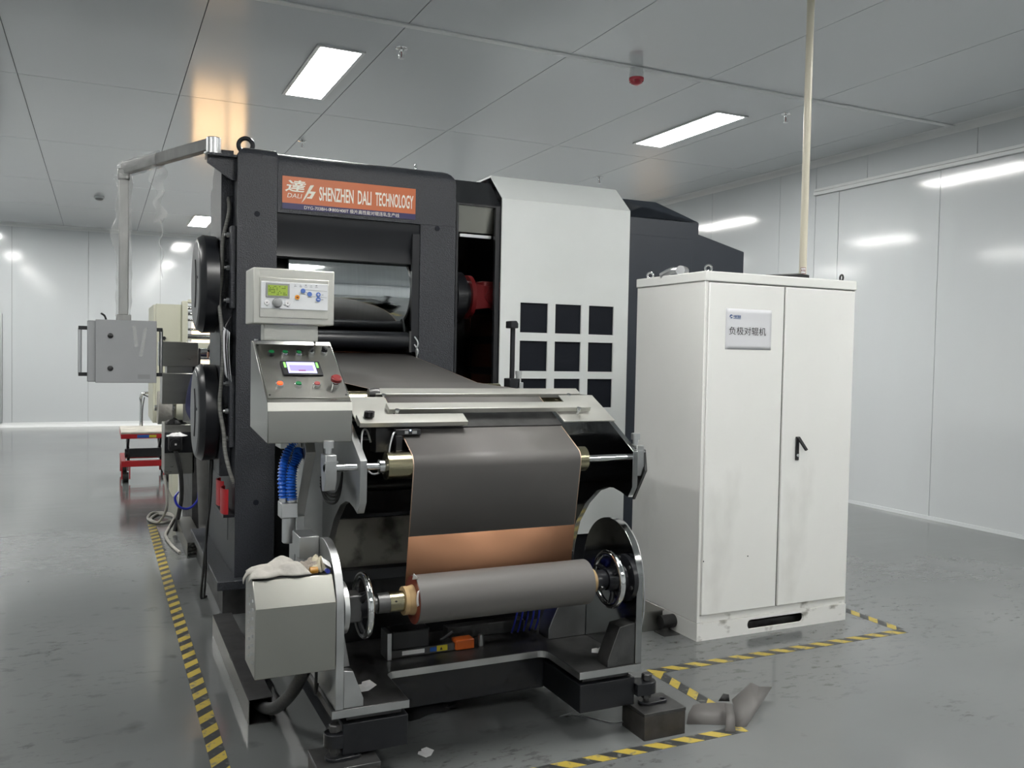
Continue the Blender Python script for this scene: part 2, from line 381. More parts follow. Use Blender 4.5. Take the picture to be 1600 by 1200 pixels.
for a, b in zip(bx, bx[1:]): B(a+.003, b-.003, BY-.015, BY-.0005, 0, CZ).build('wall_panel', 'wall', wb)
wl = wall('wall_left', LX-.1, LX, FY, BY); wf = wall('wall_front', LX-.1, RX+.1, FY-.1, FY)
for k in range(18): B(LX+.0005, LX+.015, FY+k*1.358+.003, FY+(k+1)*1.358-.003, 0, CZ).build('wall_panel', 'wall', wl)
for k in range(9): B(LX+.02+k*1.404, LX+.02+(k+1)*1.404-.006, FY+.0005, FY+.015, 0, CZ).build('wall_panel', 'wall', wf)
d = struct(thing('door_1', 'white door at the far left end of the back wall', 'door', (-2.2, BY-.03, 0))); del d['label'], d['category']
MB().prism([(-2.72, .1), (-2.72, 2.19), (-1.715, 2.19), (-1.715, .1), (-1.775, .1), (-1.775, 2.12), (-2.66, 2.12), (-2.66, .1)], 'Y', BY-.06, BY-.016).build('door_frame', 'alu', d)
B(-2.655, -1.78, BY-.045, BY-.017, .1, 2.115).build('door_leaf', 'wall', d)
wn = struct(thing('window_1', 'window in the back wall hidden behind the mill', 'window', (2.25, BY-.03, 1.25))); del wn['label'], wn['category']
MB().prism([(1.65, .70), (2.82, .70), (2.82, 2.18), (1.65, 2.18)], 'Y', BY-.05, BY-.016,
           holes=[[(a, c), (b, c), (b, d_), (a, d_)] for a, b in ((1.71, 2.36), (2.40, 2.76)) for c, d_ in ((.76, 1.10), (1.14, 2.12))]).build('window_frame', 'alu', wn)
for a, b in ((1.71, 2.36), (2.40, 2.76)):
    for c, d_ in ((.76, 1.10), (1.14, 2.12)): B(a, b, BY-.03, BY-.018, c, d_).build('pane', 'warm', wn)

# ------------------------------------------------------------------ ceiling fittings
def lamp(cx, cy, label, hx=.16, hy=.70):
    t = thing('ceiling_light', label, 'ceiling light', (cx, cy, CZ-.012), 'recessed LED ceiling panels')
    MB().prism(rrect(cx-hx-.03, cx+hx+.03, cy-hy-.03, cy+hy+.03, .004, 1), 'Z', CZ-.012, CZ-.0005,
               holes=[rrect(cx-hx, cx+hx, cy-hy, cy+hy, .004, 1)]).build('light_frame', 'alu', t)
    B(cx-hx, cx+hx, cy-hy, cy+hy, CZ-.009, CZ-.001).build('diffuser', 'lamp', t)
lamp(1.68, 7.52, 'lit LED ceiling panel above the top beam of the black mill')
lamp(5.46, 7.52, 'lit LED ceiling panel above the white electrical cabinet near the right wall')
lamp(1.66, 17.2, 'small far lit LED ceiling panel left of the mill near the back wall')
for (x, y, l) in ((1.68, 12.36, 'lit LED ceiling panel hidden behind the mill top'), (5.46, 12.36, 'lit LED ceiling panel hidden behind the white guard'),
                  (5.46, 17.2, 'lit LED ceiling panel hidden at the far right corner'), (-2.1, 7.52, 'lit LED ceiling panel out of frame to the left'),
                  (-2.1, 12.36, 'second lit LED ceiling panel out of frame to the left'), (-2.1, 17.2, 'third lit LED ceiling panel out of frame to the left'),
                  (1.68, 2.68, 'lit LED ceiling panel above the winding stand, out of frame'), (5.46, 2.68, 'lit LED ceiling panel out of frame to the right'),
                  (-2.1, 2.68, 'lit LED ceiling panel left of the photographer'), (1.68, -2.15, 'lit LED ceiling panel behind the photographer'),
                  (5.46, -2.15, 'lit LED ceiling panel behind the photographer on the right'), (-2.1, -2.15, 'lit LED ceiling panel behind the photographer on the left')):
    lamp(x, y, l)
def sprinkler(x, y, label):
    t = thing('sprinkler_head', label, 'sprinkler', (x, y, CZ-.09), 'ceiling sprinkler heads')
    MB().lathe((x, y, CZ), (0, 0, -1), [(0, .048), (.006, .046), (.014, .018), (.03, .014)], 20).build('escutcheon', 'chrome', t)
    fr = MB()
    for sx in (-1, 1): fr.tube([(x+sx*.012, y, CZ-.028), (x+sx*.020, y, CZ-.045), (x+sx*.014, y, CZ-.065), (x, y, CZ-.076)], .0035, 6)
    fr.build('yoke', 'alu', t)
    CY((x, y, CZ-.03), (x, y, CZ-.072), .003, n=8).build('bulb', 'redd', t)
    MB().lathe((x, y, CZ-.075), (0, 0, -1), [(0, .008), (.002, .022), (.006, .022), (.008, .006)], 16).build('deflector', 'alu', t)
sprinkler(2.09, 6.58, 'chrome sprinkler head on the ceiling right of the brightest light panel')
sprinkler(2.03, 9.98, 'small sprinkler head on the ceiling just above the mill top beam')
sprinkler(5.91, 6.57, 'sprinkler head on the ceiling between the long light panel and the cream pipe')
sprinkler(5.91, 10.03, 'small sprinkler head on the ceiling above the white guard')
t = thing('smoke_alarm', 'white and red dome alarm under the ceiling trim strip', 'alarm', (3.92, 6.10, CZ-.15))
MB().lathe((3.92, 6.10, CZ-.012), (0, 0, -1), [(0, .052), (.05, .058), (.075, .058)], 28).build('alarm_base', 'trim', t)
MB().lathe((3.92, 6.10, CZ-.087), (0, 0, -1), [(0, .060), (.02, .060), (.045, .042), (.056, .018)], 28).build('red_lens', mat('alarm_red', (.45, .05, .07), .25), t)
slot = MB()
for k in range(8):
    a = 2*PI*k/8; slot.ball((3.92+.052*math.cos(a), 6.10+.052*math.sin(a), CZ-.118), .006, 5)
slot.build('sound_slots', 'redd', t)
t = thing('smoke_detector', 'small round white smoke detector on the far left ceiling', 'smoke detector', (-.03, 15.27, CZ-.07))
MB().lathe((-.03, 15.27, CZ), (0, 0, -1), [(0, .07), (.02, .075), (.03, .075)], 28).build('detector_base', 'trim', t)
MB().lathe((-.03, 15.27, CZ-.03), (0, 0, -1), [(0, .06), (.02, .055), (.035, .03)], 28).build('detector_dome', 'greyp', t)

# ------------------------------------------------------------------ floor tape
def tape(p0, p1, label, wd=.06):
    p0 = V((*p0, 0)); p1 = V((*p1, 0)); L = (p1-p0).length
    b = B(-L/2, L/2, -wd/2, wd/2, 0, .0012); o = b.build('hazard_tape', 'tape'); c = (p0+p1)/2
    o.location = c+V((0, 0, .0002)); o.rotation_euler.z = math.atan2(p1.y-p0.y, p1.x-p0.x); WO[o.name] = c
    tag(o, label, 'floor tape', 'yellow and black hazard tape on the floor')
tape((.42, 2.6), (.42, 8.50), 'long yellow-black hazard tape on the floor left of the mill', .066)
tape((2.53, 3.68), (4.33, 3.68), 'yellow-black hazard tape in front of the white cabinet plinth', .065)
tape((4.33, 3.712), (4.34, 4.75), 'yellow-black hazard tape at the right side of the white cabinet', .065)
tape((2.555, 3.65), (2.56, 3.0), 'short yellow-black hazard tape behind the right steel block', .065)
tape((1.15, 2.955), (2.525, 2.955), 'yellow-black hazard tape on the floor in front of the right steel block', .06)

# ------------------------------------------------------------------ electrical cabinet
CX0, CX1, CY0, CY1, CH = 3.045, 4.172, 3.98, 4.68, 2.085
t = thing('electrical_cabinet', 'tall white two-door electrical cabinet right of the machine', 'cabinet', ((CX0+CX1)/2, (CY0+CY1)/2, 0))
MB().prism([(CX0, 0), (CX1, 0), (CX1, .10), (CX0, .10)], 'Y', CY0, CY0+.012, holes=[rrect(3.405, 3.83, .028, .083, .026, 6)]).build('plinth_front', 'cabd', t)
B(CX0, CX0+.012, CY0+.012, CY1, 0, .10).build('plinth_side', 'cabd', t)
B(CX1-.012, CX1, CY0+.012, CY1, 0, .10).build('plinth_side', 'cabd', t)
B(CX0+.012, CX1-.012, CY1-.012, CY1, 0, .10).build('plinth_back', 'cabd', t)
B(CX0+.03, CX1-.03, CY0+.06, CY1-.05, .001, .05).build('cable_bundle_in_plinth', 'dullsteel', t)
B(CX0+.004, CX1-.004, CY0+.02, CY1-.004, .102, 2.03).build('cabinet_body', 'cab', t, bevel=.004)
B(CX0-.003, CX1+.003, CY0-.004, CY1, 2.03, CH).build('top_frame', 'cab', t, bevel=.005)
B(CX0, CX0+.022, CY0+.004, CY0+.02, .102, 2.03).build('corner_post', 'cab', t, bevel=.004)
B(CX1-.010, CX1, CY0+.004, CY0+.02, .102, 2.03).build('corner_post', 'cab', t, bevel=.004)
B(CX0+.022, CX1-.010, CY0+.006, CY0+.02, .102, .142).build('bottom_rail', 'cabd', t)
B(CX0+.024, 3.607, CY0-.004, CY0+.018, .145, 2.022).build('door', 'cab', t, bevel=.004)
dr = B(3.622, CX1-.012, CY0-.004, CY0+.018, .145, 2.022).build('door', 'cab', t, bevel=.004)
B(3.6075, 3.6215, CY0+.010, CY0+.019, .145, 2.022).build('door_gap_seal', 'rubber', t)
hx = 3.735
B(hx-.013, hx+.013, CY0-.012, CY0-.0045, 1.005, 1.145).build('handle_plate', 'plastic', dr, bevel=.003)
MB().obox((hx+.018, CY0-.030, 1.105), ((.42, -.35, -.85), (.85, 0, .42), (0, 1, 0)), (.045, .009, .007)).build('handle_lever', 'plastic', dr, bevel=.003)
CY((hx, CY0-.016, 1.035), (hx, CY0-.011, 1.035), .009, n=16).build('lock_cylinder', 'chrome', dr)
for (x, z) in ((3.075, .455), (3.39, .46)): CY((x, CY0-.0052, z), (x, CY0-.0042, z), .004, n=10).build('door_hole', 'ink', t)
def ring(x, y, z, R, r, ax, m, parent, nm='eye_bolt'):
    e = MB().torus((x, y, z+R+r*.6), ax, R, r); e.lathe((x, y, z), (0, 0, 1), [(0, r*2.2), (r*1.2, r*1.8), (r*1.6, r)], 16); return e.build(nm, m, parent)
ring(CX0+.06, CY0+.06, CH, .018, .006, (.5, .8, 0), 'chrome', t); ring(CX0+.06, CY1-.06, CH, .018, .006, (.5, .8, 0), 'chrome', t)
ring(CX1-.06, CY0+.06, CH, .018, .006, (1, -.3, 0), 'plastic', t)
cr = MB(); cr.cyl((3.10, 4.30, CH+.03), (3.16, 4.34, CH+.03), .028); cr.tube([(3.05, 4.42, CH+.0), (3.08, 4.36, CH+.03), (3.13, 4.32, CH+.03)], .02, 10)
cr.build('cable_gland', 'alu', t)
b = MB().prism([(3.52, CH), (3.93, CH), (3.93, CH+.035), (3.86, CH+.042), (3.52, CH+.012)], 'Y', 4.12, 4.5)
tag(b.build('black_tray', 'plastic', None, bevel=.004), 'black plastic tray lying on top of the white cabinet', 'tray')
# the notice taped to the door
t = thing('paper_notice', 'paper notice with black characters taped to the left cabinet door', 'notice', (3.35, CY0-.006, 1.65))
nx0, nx1, nz0, nz1, ny = 3.185, 3.515, 1.652, 1.882, CY0-.0052
def curl(u, v): return (nx0+(nx1-nx0)*u, ny+.0006-.004*max(0, u-.85)*max(0, v-.8)*6-.0006*math.sin(u*7)**2*(1-v)**4, nz0+(nz1-nz0)*v)
MB().grid(curl, 14, 10).build('sheet', 'paper', t, solid=.0004)
fn = lambda u, v: (u, ny-.0009, v)
text('负极对辊机', nx0+.025, nx1-.04, nz0+.082, nz0+.128, fn).build('lettering', 'ink', t, flat=True)
text('中能新能源', nx0+.052, nx0+.105, nz1-.052, nz1-.036, fn, bold=.02).build('logo_text', 'blueink', t, flat=True)
B(nx0+.052, nx0+.105, ny-.0010, ny-.0006, nz1-.057, nz1-.0545).build('logo_underline', 'blueink', t)
lg = MB().prism(arc(nx0+.037, nz1-.045, .011, .5, PI*1.15, 10)+arc(nx0+.039, nz1-.046, .006, PI*1.1, .6, 8), 'Y', ny-.0011, ny-.0006)
lg.prism(arc(nx0+.038, nz1-.046, .010, PI*1.25, PI*1.85, 8)+[(nx0+.038, nz1-.049)], 'Y', ny-.0011, ny-.0006).build('logo_mark', 'blueink', t)
# the cream pipe on the cabinet
PX, PY = 4.045, 4.30
t = thing('cable_pipe', 'cream plastic pipe rising from the white cabinet to the ceiling', 'pipe', (PX, PY, CH))
CY((PX, PY, CH), (PX, PY, CZ), .023, n=28).build('pipe', 'cream', t)
MB().lathe((PX, PY, CZ-.03), (0, 0, 1), [(0, .026), (.028, .028), (.029, .04)], 24).build('collar', 'cream', t)
def onpipe(u, v):
    a = YAW+.35; dx, dy = -math.sin(a), -math.cos(a); k = u/.0235
    return (PX+.0236*(math.sin(k)*math.cos(a)+math.cos(k)*dx), PY+.0236*(-math.sin(k)*math.sin(a)+math.cos(k)*dy), v)
lb = MB().grid(lambda i, j: onpipe(-.013+.034*i, 2.145+.040*j), 8, 2).build('label_border', 'redd', t)
lb2 = MB().grid(lambda i, j: [c*1.0 for c in V(onpipe(-.011+.030*i, 2.148+.034*j))+V((-.0004*math.sin(YAW), -.0005, 0))], 8, 2).build('label_face', 'paperw', t)
text('KEJ', -.008, .016, 2.157, 2.173, lambda u, v: V(onpipe(u, v))+V((-.0008*math.sin(YAW), -.001, 0)), bold=.02).build('lettering', 'redd', t, flat=True)

# ------------------------------------------------------------------ roll press (mill)
Yf, Yb, Z0, ZT = 5.40, 6.80, .235, 2.80
A0, A1, B0, B1 = .725, .957, 1.862, 2.105
RY = 5.83
t = mill = thing('roll_press', 'tall black two-high roll press with orange nameplate', 'roll press', (1.42, 6.1, 0))
def beveled(x0, x1, y0, y1, z0, z1, edges, r, seg=6):
    """box whose listed edges (pairs of fixed coordinates) are rounded with radius r"""
    bm = bmesh.new(); bmesh.ops.create_cube(bm, size=1)
    for v in bm.verts: v.co = V((x0 if v.co.x < 0 else x1, y0 if v.co.y < 0 else y1, z0 if v.co.z < 0 else z1))
    sel = []
    for e in bm.edges:
        a, b2 = e.verts[0].co, e.verts[1].co
        for spec in edges:
            if all(abs(a['xyz'.index(k)]-q) < 1e-6 and abs(b2['xyz'.index(k)]-q) < 1e-6 for k, q in spec.items()): sel.append(e)
    bmesh.ops.bevel(bm, geom=sel, offset=r, segments=seg, profile=.5, affect='EDGES')
    m = MB(); m.v = [tuple(v.co) for v in bm.verts]; bm.verts.index_update(); m.f = [tuple(v.index for v in f.verts) for f in bm.faces]; bm.free(); return m
beveled(A0, A1-.002, Yf, Yb, Z0, ZT, [{'y': Yf, 'z': ZT}, {'x': A0, 'z': ZT}], .07).build('housing', 'black', t, ang=30)
B(B0, B1, Yf+.004, Yb, Z0, 2.60).build('housing', 'black', t)
beveled(A1, B1-.004, Yf, Yb, 2.425, ZT-.012, [{'y': Yf, 'z': ZT-.012}, {'x': B1-.004, 'z': ZT-.012}], .09).build('top_beam', 'black', t, ang=30)
B(B1, B1+.028, Yf+.12, Yb-.1, Z0, 2.55).build('housing_rib', 'black', t)
# side cheek, bearing covers
MB().prism([(5.58, .82), (6.04, .82), (6.04, 2.70), (5.86, 2.80), (5.58, 2.80)], 'X', .655, A0).build('side_cheek', 'black', t, bevel=.008)
for zc in (2.0, 1.2):
    c = MB().lathe((A0-.08, RY-.02, zc), (-1, 0, 0), [(0, .30), (.075, .305), (.105, .285), (.112, .27), (.112, .05)], 56).build('bearing_cover', 'blacksm', t)
    MB().lathe((A0-.192, RY-.02, zc), (-1, 0, 0), [(0, .262), (.003, .258)], 56).build('cover_plate', M['capface'], c)
    sl = MB().torus((A0-.1955, RY+.15, zc), (1, 0, 0), .25, .0055, 24, 8, -.62, .62)
    sl.build('cover_slot', 'ink', c)
    for k in range(2): CY((A0-.198, RY-.10-.09*k, zc+.04-.01*k), (A0-.194, RY-.10-.09*k, zc+.04-.01*k), .009, n=10).build('cover_screw', 'ink', c)
for z0, z1 in ((1.84, 2.33), (1.01, 1.44)):
    b = B(A0-.030, A0-.0005, Yf+.035, Yf+.14, z0, z1).build('retaining_bar', 'black', t, bevel=.004)
    for k in range(3): MB().lathe((A0-.030, Yf+.10, z0+.05+(z1-z0-.1)*k/2), (-1, 0, 0), [(0, .016), (.016, .016), (.016, .009), (.03, .009)], 6).build('bolt', 'alu', b)
for (x, z) in ((.838, 2.404), (1.975, 2.406), (.847, .68)): CY((x, Yf-.0008, z), (x, Yf+.006, z), .017, n=20).build('bolt_hole', 'vent', t)
B(A0-.0015, A0+.01, Yf+.30, Yf+.335, .40, .72).build('side_slot', 'ink', t)
# base
B(.62, 2.13, Yf-.07, 7.0, Z0-.055, Z0-.0005).build('base_plate', 'black', t, bevel=.005)
B(.665, .80, Yf+.05, 7.0, 0, Z0-.056).build('base_beam', 'dullsteel', t); B(1.98, 2.10, Yf+.05, 7.0, 0, Z0-.056).build('base_beam', 'dullsteel', t)
B(.80, 1.98, Yf+.25, Yf+.40, 0, Z0-.056).build('base_beam', 'dullsteel', t)
# rolls
RX0, RX1 = 1.03, 1.83
for zc in (2.0, 1.2):
    rl = MB().lathe((RX0, RY, zc), (1, 0, 0), [(0, .30), (0, .392), (.008, .40), (RX1-RX0-.008, .40), (RX1-RX0, .392), (RX1-RX0, .30)], 96).build('work_roll', 'roll', t)
    MB().lathe((A1-.001, RY, zc), (1, 0, 0), [(0, .30), (B0-A1+.002, .30)], 48, caps=False).build('roll_neck', 'dullsteel', rl)
# dark parts between the housings
MB().prism([(Yf+.02, 2.424), (Yf+.02, 2.36), (Yf+.06, 2.27), (Yf+.045, 2.17), (Yf+.10, 2.16), (Yf+.35, 2.424)], 'X', A1+.001, B0-.001).build('upper_guard', 'blacksm', t)
B(A1+.001, B0-.001, Yb-.3, Yb-.28, .6, 2.42).build('rear_guard', 'dark', t)
g = MB(); g.prism([(Yf-.03, 1.655), (Yf-.03, 1.60)]+arc(Yf+.10, 1.60, .13, PI, PI*1.35, 4)[1:]+[(Yf+.12, 1.60), (Yf+.08, 1.72), (Yf+.02, 1.725)], 'X', A1+.02, 1.80)
g2 = MB().lathe((A1+.02, Yf+.07, 1.672), (1, 0, 0), [(0, .058), (1.80-A1-.02, .058)], 28).build('guard_roller', 'blacksm', t)
B(1.80, 1.812, Yf+.01, Yf+.13, 1.60, 1.735).build('guard_side', 'dullsteel', t)
B(B0-.05, B0-.001, Yf+.01, Yf+.04, 1.60, 2.36).build('vertical_guide', 'blacksm', t)
B(A1+.001, B0-.001, Yf+.14, Yf+.20, Z0, 1.30).build('front_skirt', 'dark', t)
for k in range(2):
    MB().tube([(1.83, Yf-.005, 1.70-.05*k), (1.845, Yf-.03, 1.66-.05*k), (1.835, Yf-.02, 1.60-.05*k), (1.85, Yf-.005, 1.56-.04*k)], .005, 6).build('hose_end', 'alu', t)
# sign
sg = B(.983, 1.823, Yf-.004, Yf-.0005, 2.449, 2.645).build('nameplate', 'signo', t)
B(.983, 1.823, Yf-.0046, Yf-.0006, 2.449, 2.485).build('navy_strip', 'signn', sg)
fs_ = lambda u, v: (u, Yf-.0052, v)
text('SHENZHEN', 1.205, 1.418, 2.515, 2.60, fs_, bold=.018).build('lettering', 'signw', sg, flat=True)
text('DALI', 1.445, 1.532, 2.515, 2.60, fs_, bold=.018).build('lettering', 'signw', sg, flat=True)
text('TECHNOLOGY', 1.558, 1.808, 2.515, 2.60, fs_, bold=.018).build('lettering', 'signw', sg, flat=True)
text('DYG-703BH-Φ800/400T 极片高性能对辊连轧生产线', 1.115, 1.715, 2.454, 2.479, fs_, bold=.0).build('lettering', 'signw', sg, flat=True)
text('達', 1.005, 1.120, 2.553, 2.625, lambda u, v: (u+(v-2.553)*.28-.008, Yf-.0052, v), bold=.02).build('logo_character', 'signw', sg, flat=True)
text('DALI', 1.012, 1.096, 2.518, 2.544, lambda u, v: (u+(v-2.518)*.2, Yf-.0052, v), bold=.0).build('logo_letters', 'signw', sg, flat=True)
lgo = MB().prism([(1.098, 2.492), (1.118, 2.515), (1.172, 2.602), (1.166, 2.606), (1.160, 2.602), (1.154, 2.604), (1.148, 2.598)], 'Y', Yf-.0052, Yf-.0042)
lgo.prism([(1.148, 2.566), (1.184, 2.566), (1.160, 2.522), (1.128, 2.522), (1.133, 2.530), (1.146, 2.532), (1.158, 2.552), (1.142, 2.553)], 'Y', Yf-.0052, Yf-.0042).build('logo_stroke', 'signw', sg)
ring(.80, 5.62, ZT-.002, .042, .014, (.25, 1, 0), 'blacksm', t); ring(1.895, 5.62, ZT-.014, .026, .009, (1, -.25, 0), 'chrome', t)
# pendant bracket on the mill
MB().prism([(.56, 2.73), (A0, 2.73), (A0, 2.60), (.70, 2.60), (.56, 2.69)], 'Y', 5.46, 5.475).build('bracket_web', 'black', t)
B(.56, A0, 5.43, 5.60, 2.731, 2.745).build('bracket_plate', 'black', t)
t2 = thing('red_wiper_holder', 'pair of red curved plates low on the left side of the mill', 'red plates', (.70, 5.62, .60))
for i, yc in enumerate((5.49, 5.70)):
    pts = [(.688-.035*math.cos(a), yc+.085*math.sin(a)) for a in [k*PI/10-PI/2 for k in range(11)]]
    inn = [(.690-.029*math.cos(a), yc+.079*math.sin(a)) for a in [k*PI/10-PI/2 for k in range(10, -1, -1)]]
    MB().prism(pts+inn, 'Z', .615+.015*i, .765+.02*i).build('red_plate', 'red', t2)
B(.66, .724, 5.405, 5.79, .597, .614).build('shelf', 'blacksm', t2)

# ------------------------------------------------------------------ cables and papers on the mill's left side
MB().tube([(.71, 5.70, 2.72), (.68, 5.66, 2.62), (.70, 5.56, 2.45), (.665, 5.57, 2.25), (.66, 5.56, 2.05), (.645, 5.56, 1.9), (.655, 5.53, 1.75), (.665, 5.50, 1.6), (.655, 5.50, 1.4), (.645, 5.5, 1.25), (.668, 5.48, 1.1), (.675, 5.46, .98), (.70, 5.42, .86), (.722, 5.42, .80)], .012, 8)\
    .build('grey_cable', mat('grey_spiral_cable', (.16, .16, .15), .5, var=.4, scale=(3, 3, 120)), None)
tag(bpy.data.objects['grey_cable'], 'grey corrugated cable running down the left side of the mill', 'cable')
t = thing('hanging_papers', 'sheaf of white papers hanging on the left side of the mill', 'papers', (.66, 5.48, 1.42))
for k in range(3):
    MB().grid(lambda u, v, k=k: (.692-.012*k-.03*math.sin(v*2.2)*.5+.01*u, 5.335+.20*u, 1.405+.29*v+.01*k+.02*u), 3, 8).build('sheet', 'paper', t, solid=.0006)
MB().tube([(.66, 5.44, 1.71), (.675, 5.44, 1.745), (.70, 5.45, 1.79)], .005, 6).build('clip', 'plastic', t)

# ------------------------------------------------------------------ pendant control box on swing arm
t = thing('pendant_control', 'grey control box hanging from a swing arm wrapped in plastic film', 'control pendant', (.12, 5.95, 1.36))
pv = V((.60, 5.50, 2.79)); el = V((.125, 6.0, 2.68))
MB().lathe((pv.x, pv.y, 2.746), (0, 0, 1), [(0, .055), (.008, .055), (.012, .042), (.095, .042), (.10, .036)], 28).build('pivot', 'alu', t)
dv = (el-pv).normalized(); sd = dv.cross(V((0, 0, 1))).normalized()
MB().obox((pv+el)/2+V((0, 0, .02)), (dv, sd, sd.cross(dv)), ((el-pv).length/2, .025, .034)).build('arm', 'galv', t, bevel=.004)
B(.090, .160, 5.965, 6.035, 2.63, 2.70).build('elbow', 'galv', t, bevel=.01)
B(.099, .155, 5.975, 6.030, 1.80, 2.64).build('post', 'galv', t, bevel=.006)
B(.085, .170, 5.96, 6.045, 1.755, 1.80).build('post_foot', 'galv', t, bevel=.004)
bx_ = MB().prism([(-.07, 5.86), (-.025, 5.80), (.315, 5.86), (.315, 6.06), (-.07, 6.06)], 'Z', 1.385, 1.755)
bo = B(-.075, .305, 5.86, 6.03, 1.385, 1.755).build('box_body', 'pend', t, bevel=.006)
dd = B(-.030, .312, 5.842, 5.8585, 1.380, 1.762).build('box_door', 'pend', t, bevel=.003)
for z in (1.665, 1.468): MB().lathe((.052, 5.842, z), (0, -1, 0), [(0, .016), (.006, .016), (.010, .010)], 18).build('door_lock', 'plastic', dd)
B(.205, .275, 5.8405, 5.8415, 1.405, 1.432).build('rating_plate', 'greyp', dd)
for (z0, z1, x) in ((1.60, 1.73, .19), (1.54, 1.72, .235)):
    MB().obox((x, 5.840, (z0+z1)/2), ((.12, 0, -1) if x < .2 else (-.16, 0, -1), (1, 0, .1), (0, 1, 0)), ((z1-z0)/2, .010, .0012)).build('film_strip', 'film', dd)
for sx, x in ((-1, -.115), (1, .34)):
    hb = CY((x, 5.90, 1.43), (x, 5.90, 1.71), .011, n=14).build('handle', 'alu', t)
    for z in (1.43, 1.71): MB().obox(((x+(-.075 if sx < 0 else .305))/2, 5.90, z), ((1, 0, 0), (0, 1, 0), (0, 0, 1)), (abs(x-(-.075 if sx < 0 else .305))/2+.008, .012, .011)).build('handle_bracket', 'plastic', hb)
MB().tube([(.03, 5.9, 1.756), (.02, 5.88, 1.785), (.0, 5.87, 1.80)], .006, 8).build('cable_stub', 'plastic', t)
def wrap(x, y, z0, z1, r, nz=46):
    rs = random.Random(3); ph = [rs.uniform(0, 6.28) for _ in range(6)]
    def fn(u, v):
        a = 2*PI*v; z = z1+(z0-z1)*u
        w_ = r*(.92+.08*math.sin(3*a+9*u+ph[0])+.07*math.sin(5*a-23*u+ph[1])+.06*math.sin(2*a+37*u))
        if u < .55: w_ *= 1+.65*max(0, math.sin(u*13+ph[2]))*max(0, math.cos(a-3.3))
        return (x+w_*math.cos(a), y+w_*math.sin(a), z)
    return MB().grid(fn, nz, 22)
wrap(.127, 6.003, 1.79, 2.66, .047).build('plastic_wrap', 'film', t)
def armwrap(u, v):
    p = pv.lerp(el, .58+.44*u)+V((0, 0, .02)); a = 2*PI*v; r = .047*(1+.08*math.sin(4*a+12*u)+.05*math.sin(7*a-19*u))
    return p+sd*math.cos(a)*r+V((0, 0, 1))*math.sin(a)*r*1.05
MB().grid(armwrap, 20, 20).build('plastic_wrap', 'film', t)
hp = pv.lerp(el, .62)+V((0, -.01, 0))
def rag_strip(u, v):
    w_ = .045*(1-.45*u)*(1+.35*math.sin(9*u)); return (hp.x+.02*u+(v-.5)*w_*1.8+.012*math.sin(17*u), hp.y+.02*math.sin(14*u+5*v), hp.z-.02-.34*u)
MB().grid(rag_strip, 26, 6).build('hanging_film', 'film', t)
MB().tube([(hp.x+.02, hp.y, hp.z-.34), (hp.x+.035, hp.y, hp.z-.42), (hp.x+.015, hp.y+.01, hp.z-.48), (hp.x+.04, hp.y, hp.z-.55), (hp.x+.025, hp.y, hp.z-.62), (hp.x+.035, hp.y, hp.z-.70)], .004, 6).build('hanging_film_tail', 'film', t)

# ------------------------------------------------------------------ guards over the drive
Gy = 5.45
t = thing('drive_guard', 'white machine guard with chamfered top and rows of square black vents', 'machine guard', (2.97, Gy+.5, 0))
G0, G1 = 2.457, 3.477
sq = []
cols_, rows_ = ((2.608, 2.822), (2.880, 3.088), (3.150, 3.356)), ((1.752, 1.957), (1.486, 1.695), (1.228, 1.434), (.965, 1.17), (.70, .905))
for (a, b) in cols_:
    for (c, d_) in rows_: sq.append([(a, c), (b, c), (b, d_), (a, d_)])
MB().prism([(G0, .32), (G1, .32), (G1, 2.655), (G0, 2.655)], 'Y', Gy, Gy+.012, holes=sq).build('front_panel', 'guard', t)
for (a, b) in cols_:
    for (c, d_) in rows_: B(a-.005, b+.005, Gy+.014, Gy+.024, c-.005, d_+.005).build('vent_pane', 'vent', t)
MB().prism([(Gy, 2.656), (Gy+.012, 2.656), (Gy+.212, 2.832), (Gy+.205, 2.842)], 'X', G0, G1).build('top_slope', 'guard', t)
MB().prism([(Gy+.21, 2.829), (Gy+.21, 2.842), (Gy+1.1, 2.842), (Gy+1.1, 2.829)], 'X', G0, G1).build('roof_panel', 'guard', t)
MB().prism([(Gy+.013, .32), (Gy+.013, 2.65), (Gy+.215, 2.828), (Gy+1.1, 2.828), (Gy+1.1, .32)], 'X', 2.622, 2.634).build('end_panel', 'vent', t)
for (y0, y1) in ((6.37, 6.70), (5.955, 6.36-.03)):
    for (z0, z1) in ((1.73, 1.90), (1.50, 1.675), (1.27, 1.445), (1.04, 1.21)): B(2.614, 2.6215, y0, y1, z0, z1).build('tinted_pane', 'mesh', t)
MB().prism([(Gy+.013, .32), (Gy+.013, 2.65), (Gy+.215, 2.828), (Gy+1.1, 2.828), (Gy+1.1, .32)], 'X', G1-.012, G1).build('end_panel', 'guard', t)
B(G0, G1, Gy+.03, Gy+1.1, 0, .318).build('guard_base', 'blacksm', t)
t = thing('coupling_guard_frame', 'black guard frame between the mill and the white guard', 'guard frame', (2.28, Gy+.5, 0))
K0, K1 = B1+.03, G0-.002
def kprof(): return [(Gy+.02, .0), (Gy+.02, 2.62), (Gy+.06, 2.655)]
MB().prism([(K0, 0), (K1, 0), (K1, 2.60), (K0, 2.60)], 'Y', Gy+.02, Gy+.05, holes=[[(K0+.015, .45), (K1-.035, .45), (K1-.035, 2.588), (K0+.015, 2.588)]]).build('front_frame', 'blacksm', t)
MB().prism([(Gy+.02, 2.601), (Gy+.05, 2.601), (Gy+.22, 2.775), (Gy+.20, 2.785)], 'X', K0, K1).build('top_slope', 'blacksm', t)
B(K0, K1, Gy+.21, Gy+1.05, 2.765, 2.78).build('roof_panel', 'blacksm', t)
